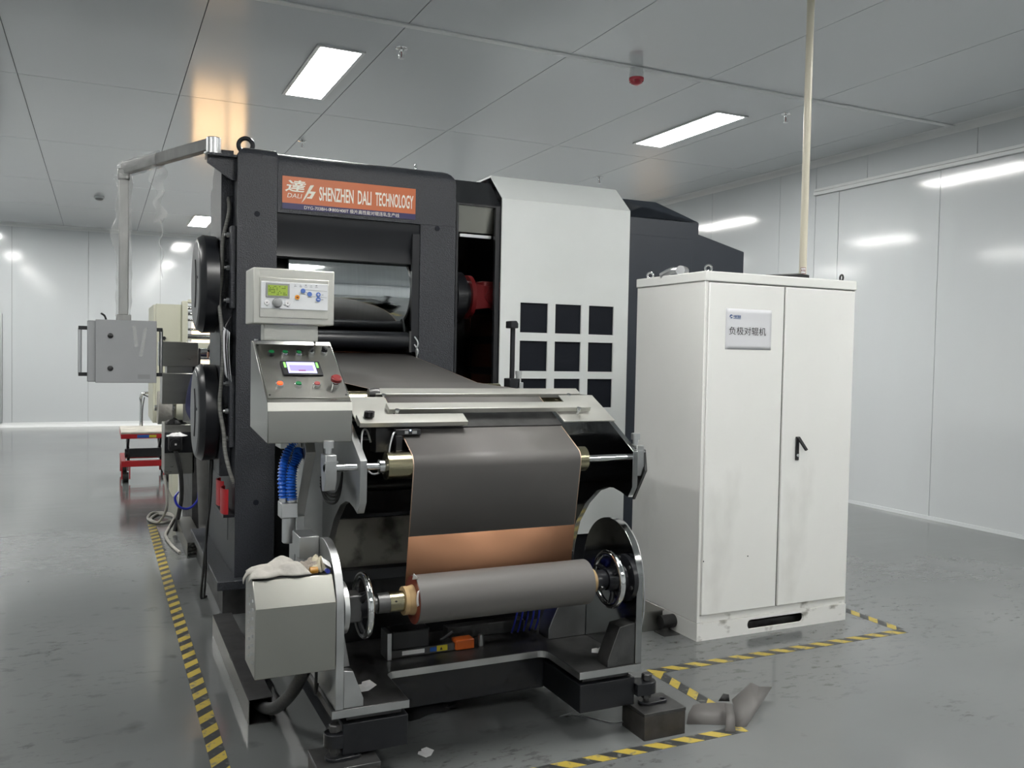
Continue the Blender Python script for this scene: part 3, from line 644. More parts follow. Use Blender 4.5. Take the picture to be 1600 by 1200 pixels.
MB().prism([(Gy+.055, 2.598), (Gy+.16, 2.598), (Gy+.16, 2.42), (Gy+.10, 2.42)], 'X', K0+.002, K1-.002).build('inner_cover', 'steelh', t)
B(K0+.05, K1-.04, Gy+.08, Gy+.10, 2.385, 2.405).build('inner_strip', 'alu', t)
bk = B(K0, 2.62, Gy+1.03, Gy+1.06, 0, 2.76).build('back_panel', 'dark', t)
def ujoint(zc, label):
    B1 = 2.27
    u = thing('universal_joint', label, 'universal joint', (2.3, RY, zc-.16), 'red universal joints of the roll drive')
    MB().lathe((2.135, RY, zc), (1, 0, 0), [(0, .15), (.10, .15), (.10, .175), (.17, .175), (.17, .12), (.215, .12)], 32).build('hub', 'blacksm', u)
    MB().lathe((B1+.08, RY, zc), (1, 0, 0), [(0, .155), (.03, .155), (.035, .11)], 32).build('flange', 'redd', u)
    for sy in (-1, 1):
        MB().prism([(B1+.11, zc-.09), (B1+.11, zc+.09)]+arc(B1+.23, zc, .075, PI/2, -PI/2, 10), 'Y', RY+sy*.095-.02, RY+sy*.095+.02).build('yoke', 'redd', u, bevel=.006)
    CY((B1+.23, RY-.12, zc), (B1+.23, RY+.12, zc), .04, n=20).build('cross_pin', 'redd', u)
    MB().prism([(B1+.35, RY-.08), (B1+.35, RY+.08)]+[(B1+.23-.06*math.sin(a), RY+.07*math.cos(a)) for a in [k*PI/8 for k in range(9)]], 'Z', zc+.075, zc+.115).build('yoke', 'redd', u, bevel=.006)
    CY((B1+.29, RY, zc), (2.613, RY, zc), .085, n=24).build('shaft', 'redd', u)
ujoint(2.0, 'upper red universal joint seen through the black guard frame'); ujoint(1.2, 'lower red universal joint behind the black guard frame')
# dark motor and gearbox cover on the right
t = thing('motor_cover', 'blue-black gearbox and motor cover stepping down behind the white guard', 'machine cover', (4.1, 6.2, 0))
My = 5.60
MB().prism([(3.48, 0), (4.20, 0), (4.20, 2.655), (3.90, 2.80), (3.48, 2.80)], 'Y', My+.15, My+1.2).build('gearbox_cover', 'navyblack', t, bevel=.004)
MB().prism([(3.48, 0), (4.20, 0), (4.20, 2.645), (3.48, 2.645)], 'Y', My, My+.149).build('front_cover', 'navyblack', t, bevel=.003)
MB().add([(3.48, My, 2.648), (4.20, My, 2.648), (3.90, My+.149, 2.80), (3.48, My+.149, 2.80), (4.20, My+.149, 2.655)], [(0, 1, 4, 2, 3), (0, 3, 2), (0, 1, 2), (1, 4, 2)]).build('front_slope', 'navyblack', t)
B(3.50, 4.14, My-.006, My-.0005, .3, 2.515).build('access_panel', 'navyblack', t, bevel=.002)
MB().prism([(4.201, 0), (4.665, 0), (4.665, 2.455), (4.201, 2.565)], 'Y', My+.02, My+1.1).build('motor_hood', 'navyblack', t, bevel=.004)

# ------------------------------------------------------------------ winding stand in front
st = t = thing('winding_stand', 'steel winding stand with two handwheels in front of the mill', 'winding stand', (1.42, 3.5, 0))
PZ = .305
LXo, RXo = .767, 2.072
inner = [(1.045, 3.08), (1.045, 3.34)]+arc(1.085, 3.345, .04, PI, PI/2, 5)+arc(1.735, 3.345, .04, PI/2, 0, 5)+[(1.775, 3.08)]
MB().prism([(LXo-.012, 3.08)]+inner+[(RXo, 3.08), (RXo, 3.95), (LXo-.012, 3.95)], 'Z', PZ-.03, PZ).build('base_plate', 'dullsteel', t, bevel=.002)
# bright machined edge of the base plate
edge = [(LXo-.012, 3.0795), (1.0455, 3.0795), (1.0455, 3.34)]+arc(1.085, 3.3445, .0395, PI, PI/2, 5)+arc(1.735, 3.3445, .0395, PI/2, 0, 5)+[(1.7745, 3.0795), (RXo, 3.0795)]
em = MB()
for a, b in zip(edge, edge[1:]): em.add([(a[0], a[1]-.0006, PZ-.029), (b[0], b[1]-.0006, PZ-.029), (b[0], b[1]-.0006, PZ-.001), (a[0], a[1]-.0006, PZ-.001)], [(0, 1, 2, 3)])
em.build('machined_edge', 'mill', t, solid=.0008, flat=True)
def splate(x0, x1, m='mill'):
    pr = [(3.08, PZ+.001), (3.08, .66)]+arc(3.305, .66, .225, PI, 0, 24)[1:]+[(3.53, PZ+.001)]
    return MB().prism(pr, 'X', x0, x1).build('side_plate', m, t, bevel=.002)
splate(LXo, LXo+.030); splate(RXo-.030, RXo, 'pol')
# gussets
MB().prism([(LXo+.031, PZ+.001), (.872, PZ+.001), (.872, PZ+.03), (.832, PZ+.135), (LXo+.031, PZ+.14)], 'Y', 3.085, 3.12).build('gusset', 'mill', t, bevel=.002)
MB().prism([(RXo-.031, PZ+.001), (1.91, PZ+.001), (1.91, PZ+.03), (1.965, PZ+.165), (RXo-.031, PZ+.175)], 'Y', 3.085, 3.17).build('gusset', 'dullsteel', t, bevel=.002)
MB().prism([(RXo-.031, PZ+.001), (1.85, PZ+.001), (1.85, PZ+.05), (1.93, PZ+.22), (RXo-.031, PZ+.22)], 'Y', 3.50, 3.60).build('gusset', 'mill', t, bevel=.002)
MB().prism([(LXo+.031, PZ+.001), (.93, PZ+.001), (.90, PZ+.16), (LXo+.031, PZ+.22)], 'Y', 3.50, 3.60).build('gusset', 'mill', t, bevel=.002)
B(.69, LXo-.001, 3.36, 3.50, .80, .885).build('mount_block', 'mill', t, bevel=.003)
# linear rails, lower frame with jacks
for (a, b) in ((.80, 1.05), (1.79, 2.055)):
    B(a+.02, b-.02, 3.12, 3.9, .245, PZ-.031).build('slide_rail', 'dullsteel', t, bevel=.003)
    B(a, b, 3.10, 4.55, .125, .243).build('frame_beam', 'blacksm', t, bevel=.004)
B(1.051, 1.789, 3.42, 3.60, .125, .273).build('cross_beam', 'blacksm', t, bevel=.004)
B(1.051, 1.789, 4.3, 4.5, .125, .273).build('cross_beam', 'blacksm', t, bevel=.004)
for (x, s_) in ((.775, -1), (2.125, 1)):
    xe = .80 if s_ < 0 else 2.055
    e = MB().prism([(xe, 3.075), (x, 3.075)]+([] if s_ < 0 else [])+arc(x, 3.115, .04, -PI/2, -PI/2+(-PI if s_ < 0 else PI), 10)[1:]+[(xe, 3.155)], 'Z', .165, .215).build('jack_ear', 'blacksm', t, bevel=.003)
    j = CY((x, 3.115, .127), (x, 3.115, .235), .013, n=16).build('jack_bolt', 'dullsteel', t)
    MB().lathe((x, 3.115, .218), (0, 0, 1), [(0, .022), (.022, .022), (.026, .018)], 6).build('jack_nut', 'dullsteel', j)
    MB().lathe((x, 3.115, .140), (0, 0, 1), [(0, .021), (.02, .021)], 6).build('lock_nut', 'dullsteel', j)
    MB().prism(arc(x, 3.115, .035, PI/2, 1.5*PI, 10)+arc(x+.075, 3.105, .022, -PI/2, PI/2, 8), 'Z', .1152, .127, holes=[circ(x+.075, 3.105, .011, 12)]).build('foot_pad', 'blacksm', j, bevel=.002)
for (a, b) in ((.80, 1.05), (1.79, 2.055)): B(a+.05, b-.05, 4.35, 4.5, 0, .124).build('rear_foot', 'blacksm', t)
# upper side plates
def uplate(x0, x1, m='mill'):
    pr = [(3.2, 1.035), (3.2, 1.19), (3.60, 1.413), (4.45, 1.413), (4.45, .244), (3.80, .244), (3.755, .58)]
    pr += [(3.735, .68), (3.685, .80), (3.60, .90), (3.50, .975), (3.41, 1.005), (3.355, 1.01), (3.29, 1.00), (3.235, .985)]
    return MB().prism(pr, 'X', x0, x1).build('upper_plate', m, t, bevel=.0015)
uplate(.880, .907); uplate(2.085, 2.110, 'pol')
MB().prism([(3.52, 1.19), (3.56, 1.25), (3.72, 1.25), (3.84, .92), (3.84, .244), (3.735, .244), (3.725, .90)], 'X', .745, .785).build('outer_plate', 'mill', t, bevel=.002)
MB().prism([(3.695, .60), (3.705, .90), (3.724, .90), (3.724, .60)], 'X', .748, .782).build('edge_bar', 'mill', t, bevel=.002)
B(.786, .879, 3.80, 3.82, .30, 1.20).build('rear_web', 'mill', t)
MB().prism([(3.815, .50), (3.815, .852), (4.08, .98), (4.08, .50)], 'X', .870, .8795).build('terminal_cover', 'mill', t, bevel=.002)
B(.868, .8695, 3.93, 4.03, .70, .79).build('cover_label', 'paperw', t)
# guide roller on its shaft
GY, GZ, GR = 3.235, 1.163, .052
sh = MB().cyl((.752, GY, GZ), (2.10, GY, GZ), .0145, n=20).build('roller_shaft', 'chrome', t)
MB().lathe((.985, GY, GZ), (1, 0, 0), [(0, .035), (.003, GR), (.875, GR), (.878, .035)], 48).build('guide_roller', 'gold', t)
MB().lathe((.962, GY, GZ), (1, 0, 0), [(0, .026), (.022, .026)], 24).build('shaft_collar', 'chrome', t)
def bracket(x0, x1, flip=1):
    b = MB().prism([(GY-.005, GZ-.085), (GY+.03, GZ-.09), (GY+.06, GZ+.01), (GY+.055, GZ+.05), (GY-.02, GZ+.05), (GY-.025, GZ-.04)], 'X', x0, x1).build('shaft_bracket', 'mill', t, bevel=.003)
    k = MB().lathe(((x0+x1)/2, GY+.02, GZ+.051), (0, 0, 1), [(0, .012), (.022, .012), (.022, .020), (.048, .020), (.05, .017)], 24).build('clamp_knob', 'alu', t)
    B(x0-.004, x1+.004, GY-.026, GY-.0255+.006, GZ+.02, GZ+.028).build('bracket_lip', 'mill', b)
bracket(.752, .795); bracket(2.113, 2.15)
MB().prism([(GY-.03, GZ-.06), (GY-.015, GZ+.03), (GY+.06, GZ+.03), (GY+.10, GZ-.12), (GY+.06, GZ-.20)], 'X', 2.151, 2.163).build('bracket_cheek', 'dullsteel', t)
# sloping table with cover plates and clamp bars
sl = lambda Y, o=0: 1.240+.49*(Y-3.2)+o
dY = V((0, 1, .49)).normalized(); nY = V((0, -.49, 1)).normalized()
def slope_plate(name, pts, th=.006, m='steelb', off=0, bev=.001, par=None):
    b = MB(); n = len(pts)
    top = [V((x, y, sl(y)+off)) for x, y in pts]; bot = [p-nY*th for p in top]
    b.add(top+bot, [tuple(range(n)), tuple(range(2*n-1, n-1, -1))]+[(i, (i+1) % n, (i+1) % n+n, i+n) for i in range(n)])
    return b.build(name, m, par or t, bevel=bev)
slope_plate('cover_plate', [(1.825, 3.35), (2.083, 3.35), (2.083, 3.56), (1.905, 3.56), (1.905, 3.50), (1.825, 3.50)])
slope_plate('cover_plate', [(.909, 3.35), (1.075, 3.35), (1.075, 3.55), (.909, 3.55)])
slope_plate('front_lip', [(.909, 3.315), (1.36, 3.315), (1.36, 3.375), (.909, 3.375)], .02, 'steelb', .026)
slope_plate('table_plate', [(1.09, 3.36), (1.82, 3.36), (1.82, 3.57), (1.09, 3.57)], .02, 'dullsteel', -.02)
def bar(x0, x1, Y, off, w_=.022, h=.012):
    c = V(((x0+x1)/2, Y, sl(Y)+off)); b = MB().obox(c, ((1, 0, 0), dY, nY), ((x1-x0)/2, w_, h)).build('clamp_bar', 'steelb', t, bevel=.002)
    for x in (x0+.03, x1-.07):
        k = MB().lathe((x, Y-.028, sl(Y-.028)+off-.02), nY, [(0, .007), (.02, .007), (.022, .010), (.034, .010)], 12).build('thumb_screw', 'chrome', t)
bar(1.045, 2.03, 3.60, -.012, .026, .011); bar(1.05, 1.985, 3.425, .022, .026, .011)
MB().lathe((1.02, 3.60, sl(3.60)-.012), (1, 0, 0), [(0, .020), (.02, .024), (.045, .024)], 20).build('bar_end_cap', 'dullsteel', t)
kb = MB().lathe((.955, 3.37, sl(3.37)), nY, [(0, .006), (.03, .006)], 10).build('knob_stem', 'dullsteel', t)
kn_ = MB()
for k in range(6):
    a = 2*PI*k/6; kn_.cyl((.955+.012*math.cos(a), 3.355+.012*math.sin(a), sl(3.36)+.028), (.955+.012*math.cos(a), 3.348+.012*math.sin(a), sl(3.36)+.046), .009, n=10)
kn_.build('star_knob', 'plastic', t)
slope_plate('toggle_lever', [(1.0, 3.325), (1.055, 3.325), (1.055, 3.345), (1.035, 3.355), (1.02, 3.34), (1.0, 3.335)], .008, 'plastic', .01)
# back roller group
for (Y, Z, r_, m_, a, b) in ((3.67, 1.385, .045, 'gold', .93, 2.02), (4.28, 1.395, .048, 'gold', .93, 1.93)):
    MB().lathe((a, Y, Z), (1, 0, 0), [(0, .03), (.003, r_), (b-a-.003, r_), (b-a, .03)], 40).build('guide_roller', m_, t)
    CY((.908, Y, Z), (2.084, Y, Z), .014, n=16).build('roller_shaft', 'chrome', t)
MB().lathe((.90, 3.72, 1.36), (1, 0, 0), [(0, .04), (.15, .04)], 28).build('side_roller', 'chrome', t)
# dark cross members seen through the stand
B(.908, 2.084, 3.74, 3.76, .655, .868).build('cross_panel', mat('smudged_steel_panel', (.22, .215, .19), .5, .7, stain=(.07, .07, .06), stain_scale=8, stain_lo=.52, stain_hi=.68), t)
B(.908, 2.084, 3.80, 3.84, .30, .654).build('lower_web', 'dark', t); B(.908, 2.084, 3.84, 3.88, .869, 1.20).build('upper_web', 'dark', t)
MB().cyl((.908, 3.80, 1.02), (2.084, 3.80, 1.02), .045, n=24).build('idle_roller', 'blacksm', t)
B(.908, 2.084, 3.70, 3.76, .60, .652).build('lower_channel', 'blacksm', t, bevel=.003)
# small fittings
B(.985, 1.09, 3.36, 3.44, 1.20, 1.30).build('sensor_mount', 'plastic', t, bevel=.003)
sn = MB().box(1.055, 1.150, 3.325, 3.365, 1.270, 1.292); sn.box(1.055, 1.075, 3.325, 3.365, 1.20, 1.27); sn.box(1.055, 1.15, 3.325, 3.365, 1.185, 1.205)
t2 = thing('edge_sensor', 'small black C-shaped edge sensor at the left web edge', 'sensor', (1.10, 3.345, 1.185))
B(1.050, 1.152, 3.30, 3.335, 1.272, 1.296).build('sensor_head', 'plastic', t2, bevel=.003)
B(1.050, 1.076, 3.30, 3.335, 1.215, 1.2715).build('sensor_back', 'plastic', t2, bevel=.002)
B(1.050, 1.14, 3.30, 3.335, 1.195, 1.2145).build('sensor_jaw', 'plastic', t2, bevel=.002)
MB().ball((1.108, 3.300, 1.292), .003, 6).build('status_led', emit('sensor_led', (.5, .7, 1), 6), t2)
B(1.085, 1.10, 3.2992, 3.2998, 1.278, 1.290).build('sensor_label', 'greyp', t2); B(1.115, 1.135, 3.2992, 3.2998, 1.278, 1.290).build('sensor_label', 'greyp', t2)
def cable(name, pts, r, m, label, cat='cable', n=8):
    o = MB().tube(pts, r, n).build(name, m, None); return tag(o, label, cat)
cable('sensor_cable', [(1.05, 3.31, 1.283), (1.035, 3.29, 1.28), (1.02, 3.28, 1.24), (1.01, 3.28, 1.18), (.985, 3.30, 1.13), (.95, 3.32, 1.13), (.925, 3.34, 1.20), (.93, 3.36, 1.28), (.95, 3.37, 1.29), (.97, 3.38, 1.24)], .004, 'alu', 'thin grey sensor cable looping beside the left end of the guide roller')
for k in range(4):
    cable('black_cable', [(.79, 3.45, 1.10-.012*k), (.80, 3.40, 1.055-.014*k), (.825, 3.36, 1.045-.012*k), (.85, 3.38, 1.075-.01*k), (.868, 3.42, 1.12)], .0045, 'rubber',
          ['topmost', 'second', 'third', 'lowest'][k]+' black cable drooping under the roller shaft at the left plate')
# actuator under the coil
t2 = thing('edge_guide_actuator', 'dark linear actuator with orange tip and stickers under the coil', 'actuator', (1.33, 3.56, PZ))
B(1.09, 1.11, 3.505, 3.60, PZ+.0005, PZ+.115).build('motor_flange', 'mill', t2, bevel=.002)
B(1.111, 1.28, 3.51, 3.60, PZ+.035, PZ+.12).build('motor', 'plastic', t2, bevel=.008)
B(1.111, 1.40, 3.52, 3.60, PZ+.001, PZ+.034).build('actuator_body', 'dullsteel', t2, bevel=.002)
B(1.16, 1.26, 3.5185, 3.5195, PZ+.010, PZ+.028).build('rating_label', 'paperw', t2)
B(1.285, 1.315, 3.5185, 3.5195, PZ+.010, PZ+.028).build('blue_label', 'bluest', t2); wl_ = B(1.316, 1.365, 3.5185, 3.5195, PZ+.008, PZ+.032).build('warning_label', 'yellow', t2)
MB().prism([(1.330, PZ+.013), (1.342, PZ+.013), (1.336, PZ+.026)], 'Y', 3.5172, 3.5184).build('warning_mark', 'ink', wl_)
MB().obox((1.445, 3.54, PZ+.024), ((1, 0, 0), (0, 1, 0), (0, 0, 1)), (.044, .03, .022)).build('orange_tip', 'orange', t2, bevel=.006)
CY((1.345, 3.555, PZ+.04), (1.40, 3.545, PZ+.075), .008, n=12).build('connector', 'plastic', t2)
CY((1.53, 3.54, PZ+.001), (1.53, 3.54, PZ+.05), .012, n=14).build('stop_pin', 'mill', t2)
B(1.42, 1.80, 3.66, 3.72, PZ+.0005, PZ+.055).build('rail_beam', 'dullsteel', t2, bevel=.003)
# chuck, handwheels
SY, SZ = 3.165, .655
def wheel(xc, par, s_):
    w_ = MB().torus((xc, SY, SZ), (1, 0, 0), .110, .0135, 56, 12).build('handwheel_rim', 'chrome', par)
    sp = MB()
    for k in range(3):
        a = 2*PI*k/3+.4; sp.tube([(xc+.0, SY+.02*math.cos(a), SZ+.02*math.sin(a)), (xc-.015*s_, SY+.06*math.cos(a), SZ+.06*math.sin(a)), (xc, SY+.104*math.cos(a), SZ+.104*math.sin(a))], .011, 8)
    sp.build('handwheel_spokes', 'blacksm', w_); MB().lathe((xc-.02, SY, SZ), (1, 0, 0), [(0, .045), (.04, .05)], 28).build('handwheel_hub', 'blacksm', w_)
MB().lathe((LXo+.0305, SY, SZ), (1, 0, 0), [(0, .095), (.018, .095), (.02, .088)], 40).build('bearing_flange', 'mill', st)
MB().obox((.845, SY, SZ), ((1, 0, 0), (0, 1, 0), (0, 0, 1)), (.027, .045, .05)).build('chuck_block', 'dullsteel', st, bevel=.006)
wheel(.888, st, 1); wheel(1.955, st, -1)
MB().lathe((.91, SY, SZ), (1, 0, 0), [(0, .036), (.018, .036), (.02, .026), (.03, .026), (.03, .038), (.075, .038)], 32).build('chuck_sleeve', 'dullsteel', st)
MB().lathe((.985, SY, SZ), (1, 0, 0), [(0, .039), (.06, .039)], 32).build('brass_sleeve', 'gold', st)
CY((1.005, SY-.038, SZ+.012), (1.005, SY-.0405, SZ+.012), .004, n=10).build('grub_screw', 'ink', st)
MB().lathe((1.875, SY, SZ), (1, 0, 0), [(0, .042), (.05, .042), (.052, .034), (.075, .034)], 32).build('chuck_sleeve', 'blacksm', st)
CY((1.90, SY-.035, SZ-.024), (1.90, SY-.041, SZ-.028), .010, n=12).build('grub_screw', 'dullsteel', st)
MB().lathe((1.985, SY, SZ), (1, 0, 0), [(0, .055), (.03, .06), (.035, .10), (.056, .10)], 40).build('bearing_flange', 'blacksm', st)
for k in range(6):
    a = 2*PI*k/6+.3; CY((2.02, SY+.085*math.cos(a), SZ+.085*math.sin(a)), (2.012, SY+.085*math.cos(a), SZ+.085*math.sin(a)), .008, n=8).build('flange_bolt', 'dullsteel', st)
cable('steel_wire', [(2.08, 3.30, .88), (2.10, 3.26, .86), (2.12, 3.2, .78), (2.125, 3.16, .66), (2.12, 3.14, .52), (2.10, 3.14, .40), (2.085, 3.15, .32)], .003, 'alu', 'thin steel wire arching beside the right rounded side plate', 'wire')
cable('loose_wire', [(1.95, 3.22, .13), (1.90, 3.28, .06), (1.84, 3.36, .004), (1.93, 3.34, .004), (2.02, 3.22, .004), (2.07, 3.16, .03)], .003, 'alu', 'loose grey wire looping to the floor beside the right steel block', 'wire')
# gearbox cover on the left of the stand
t2 = thing('brake_box', 'stainless box with side louvres on the left of the winding stand', 'machine box', (.62, 3.17, .46))
MB().prism([(3.07, .46), (3.07, .705), (3.135, .79), (3.29, .79), (3.29, .46)], 'X', .482, .764).build('box_shell', 'steelh', t2, bevel=.003)
for i in range(2):
    for j in range(8):
        MB().obox((.4805, 3.125+.075*i, .505+.031*j), ((0, .9, -.25), (0, .25, .9), (1, 0, 0)), (.022, .005, .003)).build('louvre', 'mill', t2)
B(.53, .75, 3.14, 3.28, .7902, .793).build('grease_patch', 'dullsteel', t2)
# drag chain hose to the tray
cable('flexible_conduit', [(.70, 3.2, .462), (.70, 3.28, .40), (.685, 3.45, .25), (.66, 3.65, .12), (.64, 3.85, .05), (.63, 4.0, .03)], .026, mat('ribbed_black_conduit', (.03, .03, .03), .5, var=.5, scale=(2, 90, 90)), 'thick black conduit from the stainless box into the floor tray', 'conduit', 12)
cable('thin_black_cable', [(.725, 3.2, .462), (.728, 3.22, .36), (.735, 3.26, .31), (.752, 3.3, .33)], .006, 'rubber', 'thin black cable curling below the stainless louvred box')

# ------------------------------------------------------------------ coil and web
t = thing('electrode_coil', 'grey coated foil coil with its web running up to the rollers', 'foil coil', (1.45, SY, .56))
WX0, WX1 = 1.086, 1.815
MB().lathe((1.083, SY, SZ), (1, 0, 0), [(0, .058), (0, .090), (.001, .0925), (.755, .0925), (.756, .090), (.756, .058)], 72).build('coil_winding', 'graph', t)
MB().lathe((1.0815, SY, SZ), (1, 0, 0), [(0, .062), (0, .091), (.0012, .091), (.0012, .062)], 64).build('coil_end_edge', 'redcore', t)
MB().lathe((1.79, SY, SZ), (1, 0, 0), [(0, .050), (.085, .050)], 40).build('cardboard_core', 'card', t)
MB().lathe((1.058, SY, SZ), (1, 0, 0), [(0, .052), (.024, .058)], 40).build('cardboard_core', 'card', t)
MB().lathe((1.042, SY, SZ), (1, 0, 0), [(0, .054), (.015, .054)], 40).build('cardboard_ring', 'card', t)
MB().grid(lambda u, v: (1.0795-.004*math.sin(3*u), SY-.062-.022*v, SZ+.048-.058*u+.01*v), 6, 4).build('tape_flap', 'paperw', t, solid=.0006)
MB().grid(lambda u, v: (1.068+.018*v, SY-.03-.02*u, SZ+.085+.030*u*(1-v*.7)), 4, 4).build('tape_flap', 'paperw', t, solid=.0006)
cR = GR+.0012
th1 = math.atan2(1.0, -.49)                   # where the web leaves the front roller towards the table
path = [(3.2585, .66), (3.256, .70)]
front = [(GY+cR*math.cos(a), GZ+cR*math.sin(a)) for a in [PI+.14-(PI+.14-th1)*k/8 for k in range(9)]]
up_pts = [(3.58, sl(3.58)-.016), (3.64, 1.430), (3.67, 1.4325), (3.72, 1.4325), (4.24, 1.4430), (4.28, 1.4445), (4.32, 1.4455), (5.50, 1.590)]
nip = [(5.50, 1.590), (5.60, 1.597), (RY+.02, 1.601)]
def lerp(a, b, k): return (a[0]+(b[0]-a[0])*k, a[1]+(b[1]-a[1])*k)
cut = lerp(path[1], front[0], (.885-.70)/(front[0][1]-.70))
def strip(pts, x0, x1, name, m):
    b = MB(); n = len(pts)
    b.add([(x, y, z) for (y, z) in pts for x in (x0, x1)], [(2*i, 2*i+1, 2*i+3, 2*i+2) for i in range(n-1)]); return b.build(name, m, t, solid=.0006, ang=50)
strip(path+[cut], WX0-.004, WX1+.004, 'copper_band', 'copper')
strip([cut]+front+up_pts, WX0, WX1, 'coated_web', 'graph')
strip(nip, WX0, WX1, 'copper_band', 'copper')
strip([cut]+front+up_pts, WX0-.004, WX0, 'copper_edge', M['cuedge']); strip([cut]+front+up_pts, WX1, WX1+.004, 'copper_edge', M['cuedge'])

# ------------------------------------------------------------------ control console
t = thing('control_console', 'stainless control console with push buttons and a display box on top', 'control console', (.70, 3.45, 1.252))
C0, C1 = .549, .862
P0 = V((0, 3.262, 1.406)); P1 = V((0, 3.62, 1.635)); sd_ = (P1-P0).normalized(); sn_ = V((0, -sd_.z, sd_.y))
MB().prism([(3.255, 1.257), (3.255, 1.375), (3.262, 1.406), (3.62, 1.635), (3.665, 1.635), (3.665, 1.285)], 'X', C0, C1).build('console_body', 'steelc', t, bevel=.003)
MB().prism([(3.253, 1.376), (3.2545, 1.376), (3.2615, 1.4065), (3.260, 1.408)], 'X', C0, C1).build('fold_highlight', 'steelb', t)  # strip laid over the fold; its highlight is painted by the lighter steel
def onp(x, y, h=0):        # point on the sloping panel
    k = (y-P0.y)/(P1.y-P0.y); p = P0.lerp(P1, k); return V((x, p.y, p.z))+sn_*h
def pbox(x0, x1, y0, y1, h0, h1, name, m, par, bev=.002):
    c = (onp((x0+x1)/2, (y0+y1)/2)); return MB().obox(c+sn_*(h0+h1)/2, ((1, 0, 0), sd_, sn_), ((x1-x0)/2, (onp(0, y1)-onp(0, y0)).length/2, (h1-h0)/2)).build(name, m, par, bevel=bev)
pan = pbox(C0+.006, C1-.006, 3.285, 3.595, .0003, .003, 'button_panel', 'steel', t, .001)
for x in (C0+.014, C1-.014):
    for y in (3.30, 3.585): CY(onp(x, y, .003), onp(x, y, .005), .004, n=10).build('panel_screw', 'dullsteel', pan)
def button(x, y, m, r_=.0135, ringm='chrome', h=.012):
    b = MB().lathe(onp(x, y, .003), sn_, [(0, r_), (h, r_), (h+.002, r_*.9)], 24).build('push_button', ringm, t)
    MB().lathe(onp(x, y, .003+h+.001), sn_, [(0, r_*.78), (.004, r_*.74)], 24).build('button_cap', m, b)
for i, x in enumerate((.606, .659, .713)): button(x, 3.530, 'green', ringm='plastic' if i == 0 else 'chrome')
for x, an in ((.767, .4), (.816, -.5)):
    b = MB().lathe(onp(x, 3.54, .003), sn_, [(0, .0135), (.013, .0135), (.015, .012)], 24).build('selector_switch', 'chrome', t)
    a = V((math.cos(PI/2-an*.8), 0, 0))+sd_*math.sin(PI/2-an*.8); MB().obox(onp(x, 3.54, .025), (a, a.cross(sn_), sn_), (.014, .0045, .008)).build('selector_lever', 'plastic', b, bevel=.002)
ds = pbox(.632, .785, 3.405, 3.485, .003, .011, 'display', 'plastic', t, .003)
pbox(.653, .762, 3.413, 3.477, .011, .0116, 'screen', 'screen', ds, 0); pbox(.662, .752, 3.425, 3.458, .0117, .0120, 'screen_text_block', 'screen2', ds, 0)
pbox(.692, .720, 3.424, 3.430, .0121, .0123, 'screen_text_block', 'pinkbtn', ds, 0)
for x in (.6455, .7705): pbox(x-.004, x+.004, 3.445, 3.475, .011, .0118, 'soft_key', 'greenlamp', ds, 0)
button(.607, 3.347, 'redlit', .0145); button(.676, 3.347, 'green', .0145); button(.746, 3.347, 'pinkbtn', .0145)
e = MB().lathe(onp(.817, 3.347, .003), sn_, [(0, .015), (.018, .015), (.02, .012), (.026, .012)], 24).build('emergency_stop', 'chrome', t)
MB().lathe(onp(.817, 3.347, .028), sn_, [(0, .014), (.004, .021), (.016, .021), (.021, .015)], 28).build('mushroom_cap', 'estop', e)
B(.577, .790, 3.53, 3.60, 1.6355, 1.70).build('neck', 'steelb', t, bevel=.003)
for x in (.565, .800): MB().lathe((x, 3.635, 1.6355), (0, 0, 1), [(0, .008), (.006, .008)], 8).build('neck_bolt', 'alu', t)
UY = 3.48
ub = B(.528, .842, UY, 3.67, 1.70, 1.915).build('display_box', 'steelb', t, bevel=.004)
B(.552, .818, UY-.006, UY-.0003, 1.724, 1.878).build('inner_frame', 'steelb', ub, bevel=.002)
fc = B(.556, .814, UY-.010, UY-.0062, 1.758, 1.862).build('controller_face', 'bezel', t, bevel=.001)
B(.574, .664, UY-.013, UY-.0102, 1.802, 1.857).build('lcd_frame', 'greyp', fc, bevel=.001)
B(.581, .656, UY-.0137, UY-.0131, 1.809, 1.849).build('lcd_screen', 'lcd', fc)
px_ = MB(); rr = random.Random(5)
for r_ in range(6):
    for c_ in range(14):
        if rr.random() < (.5 if c_ < 7 or r_ < 2 else .22): px_.box(.584+.005*c_, .584+.005*c_+.0034, UY-.0141, UY-.0138, 1.812+.006*r_, 1.812+.006*r_+.0032)
px_.build('lcd_digits', 'lcdink', fc)
MB().lathe((.617, UY-.0102, 1.781), (0, -1, 0), [(0, .019), (.004, .019), (.004, .017), (.018, .016), (.020, .013)], 32).build('rotary_knob', 'greyp', fc)
for x in (.578, .657):
    k = MB().lathe((x, UY-.0102, 1.781), (0, -1, 0), [(0, .010), (.002, .009)], 24).build('key', 'paperw', fc)
    s_ = -1 if x < .6 else 1; MB().prism([(x-.004, 1.781+.002*s_), (x+.004, 1.781+.002*s_), (x, 1.781-.003*s_)], 'Y', UY-.0129, UY-.0123)
    MB().prism([(x-.0035, 1.7825), (x+.0035, 1.7825), (x, 1.7785)], 'Y', UY-.0130, UY-.0122).build('key_mark', 'ink', fc)
for (x, z, m) in ((.694, 1.806, 'orangebtn'), (.716, 1.832, 'bluebtn'), (.742, 1.820, 'bluebtn'), (.776, 1.820, 'bluebtn'), (.776, 1.801, 'bluebtn')):
    MB().lathe((x, UY-.0102, z), (0, -1, 0), [(0, .0095), (.002, .0088)], 24).build('key', m, fc)
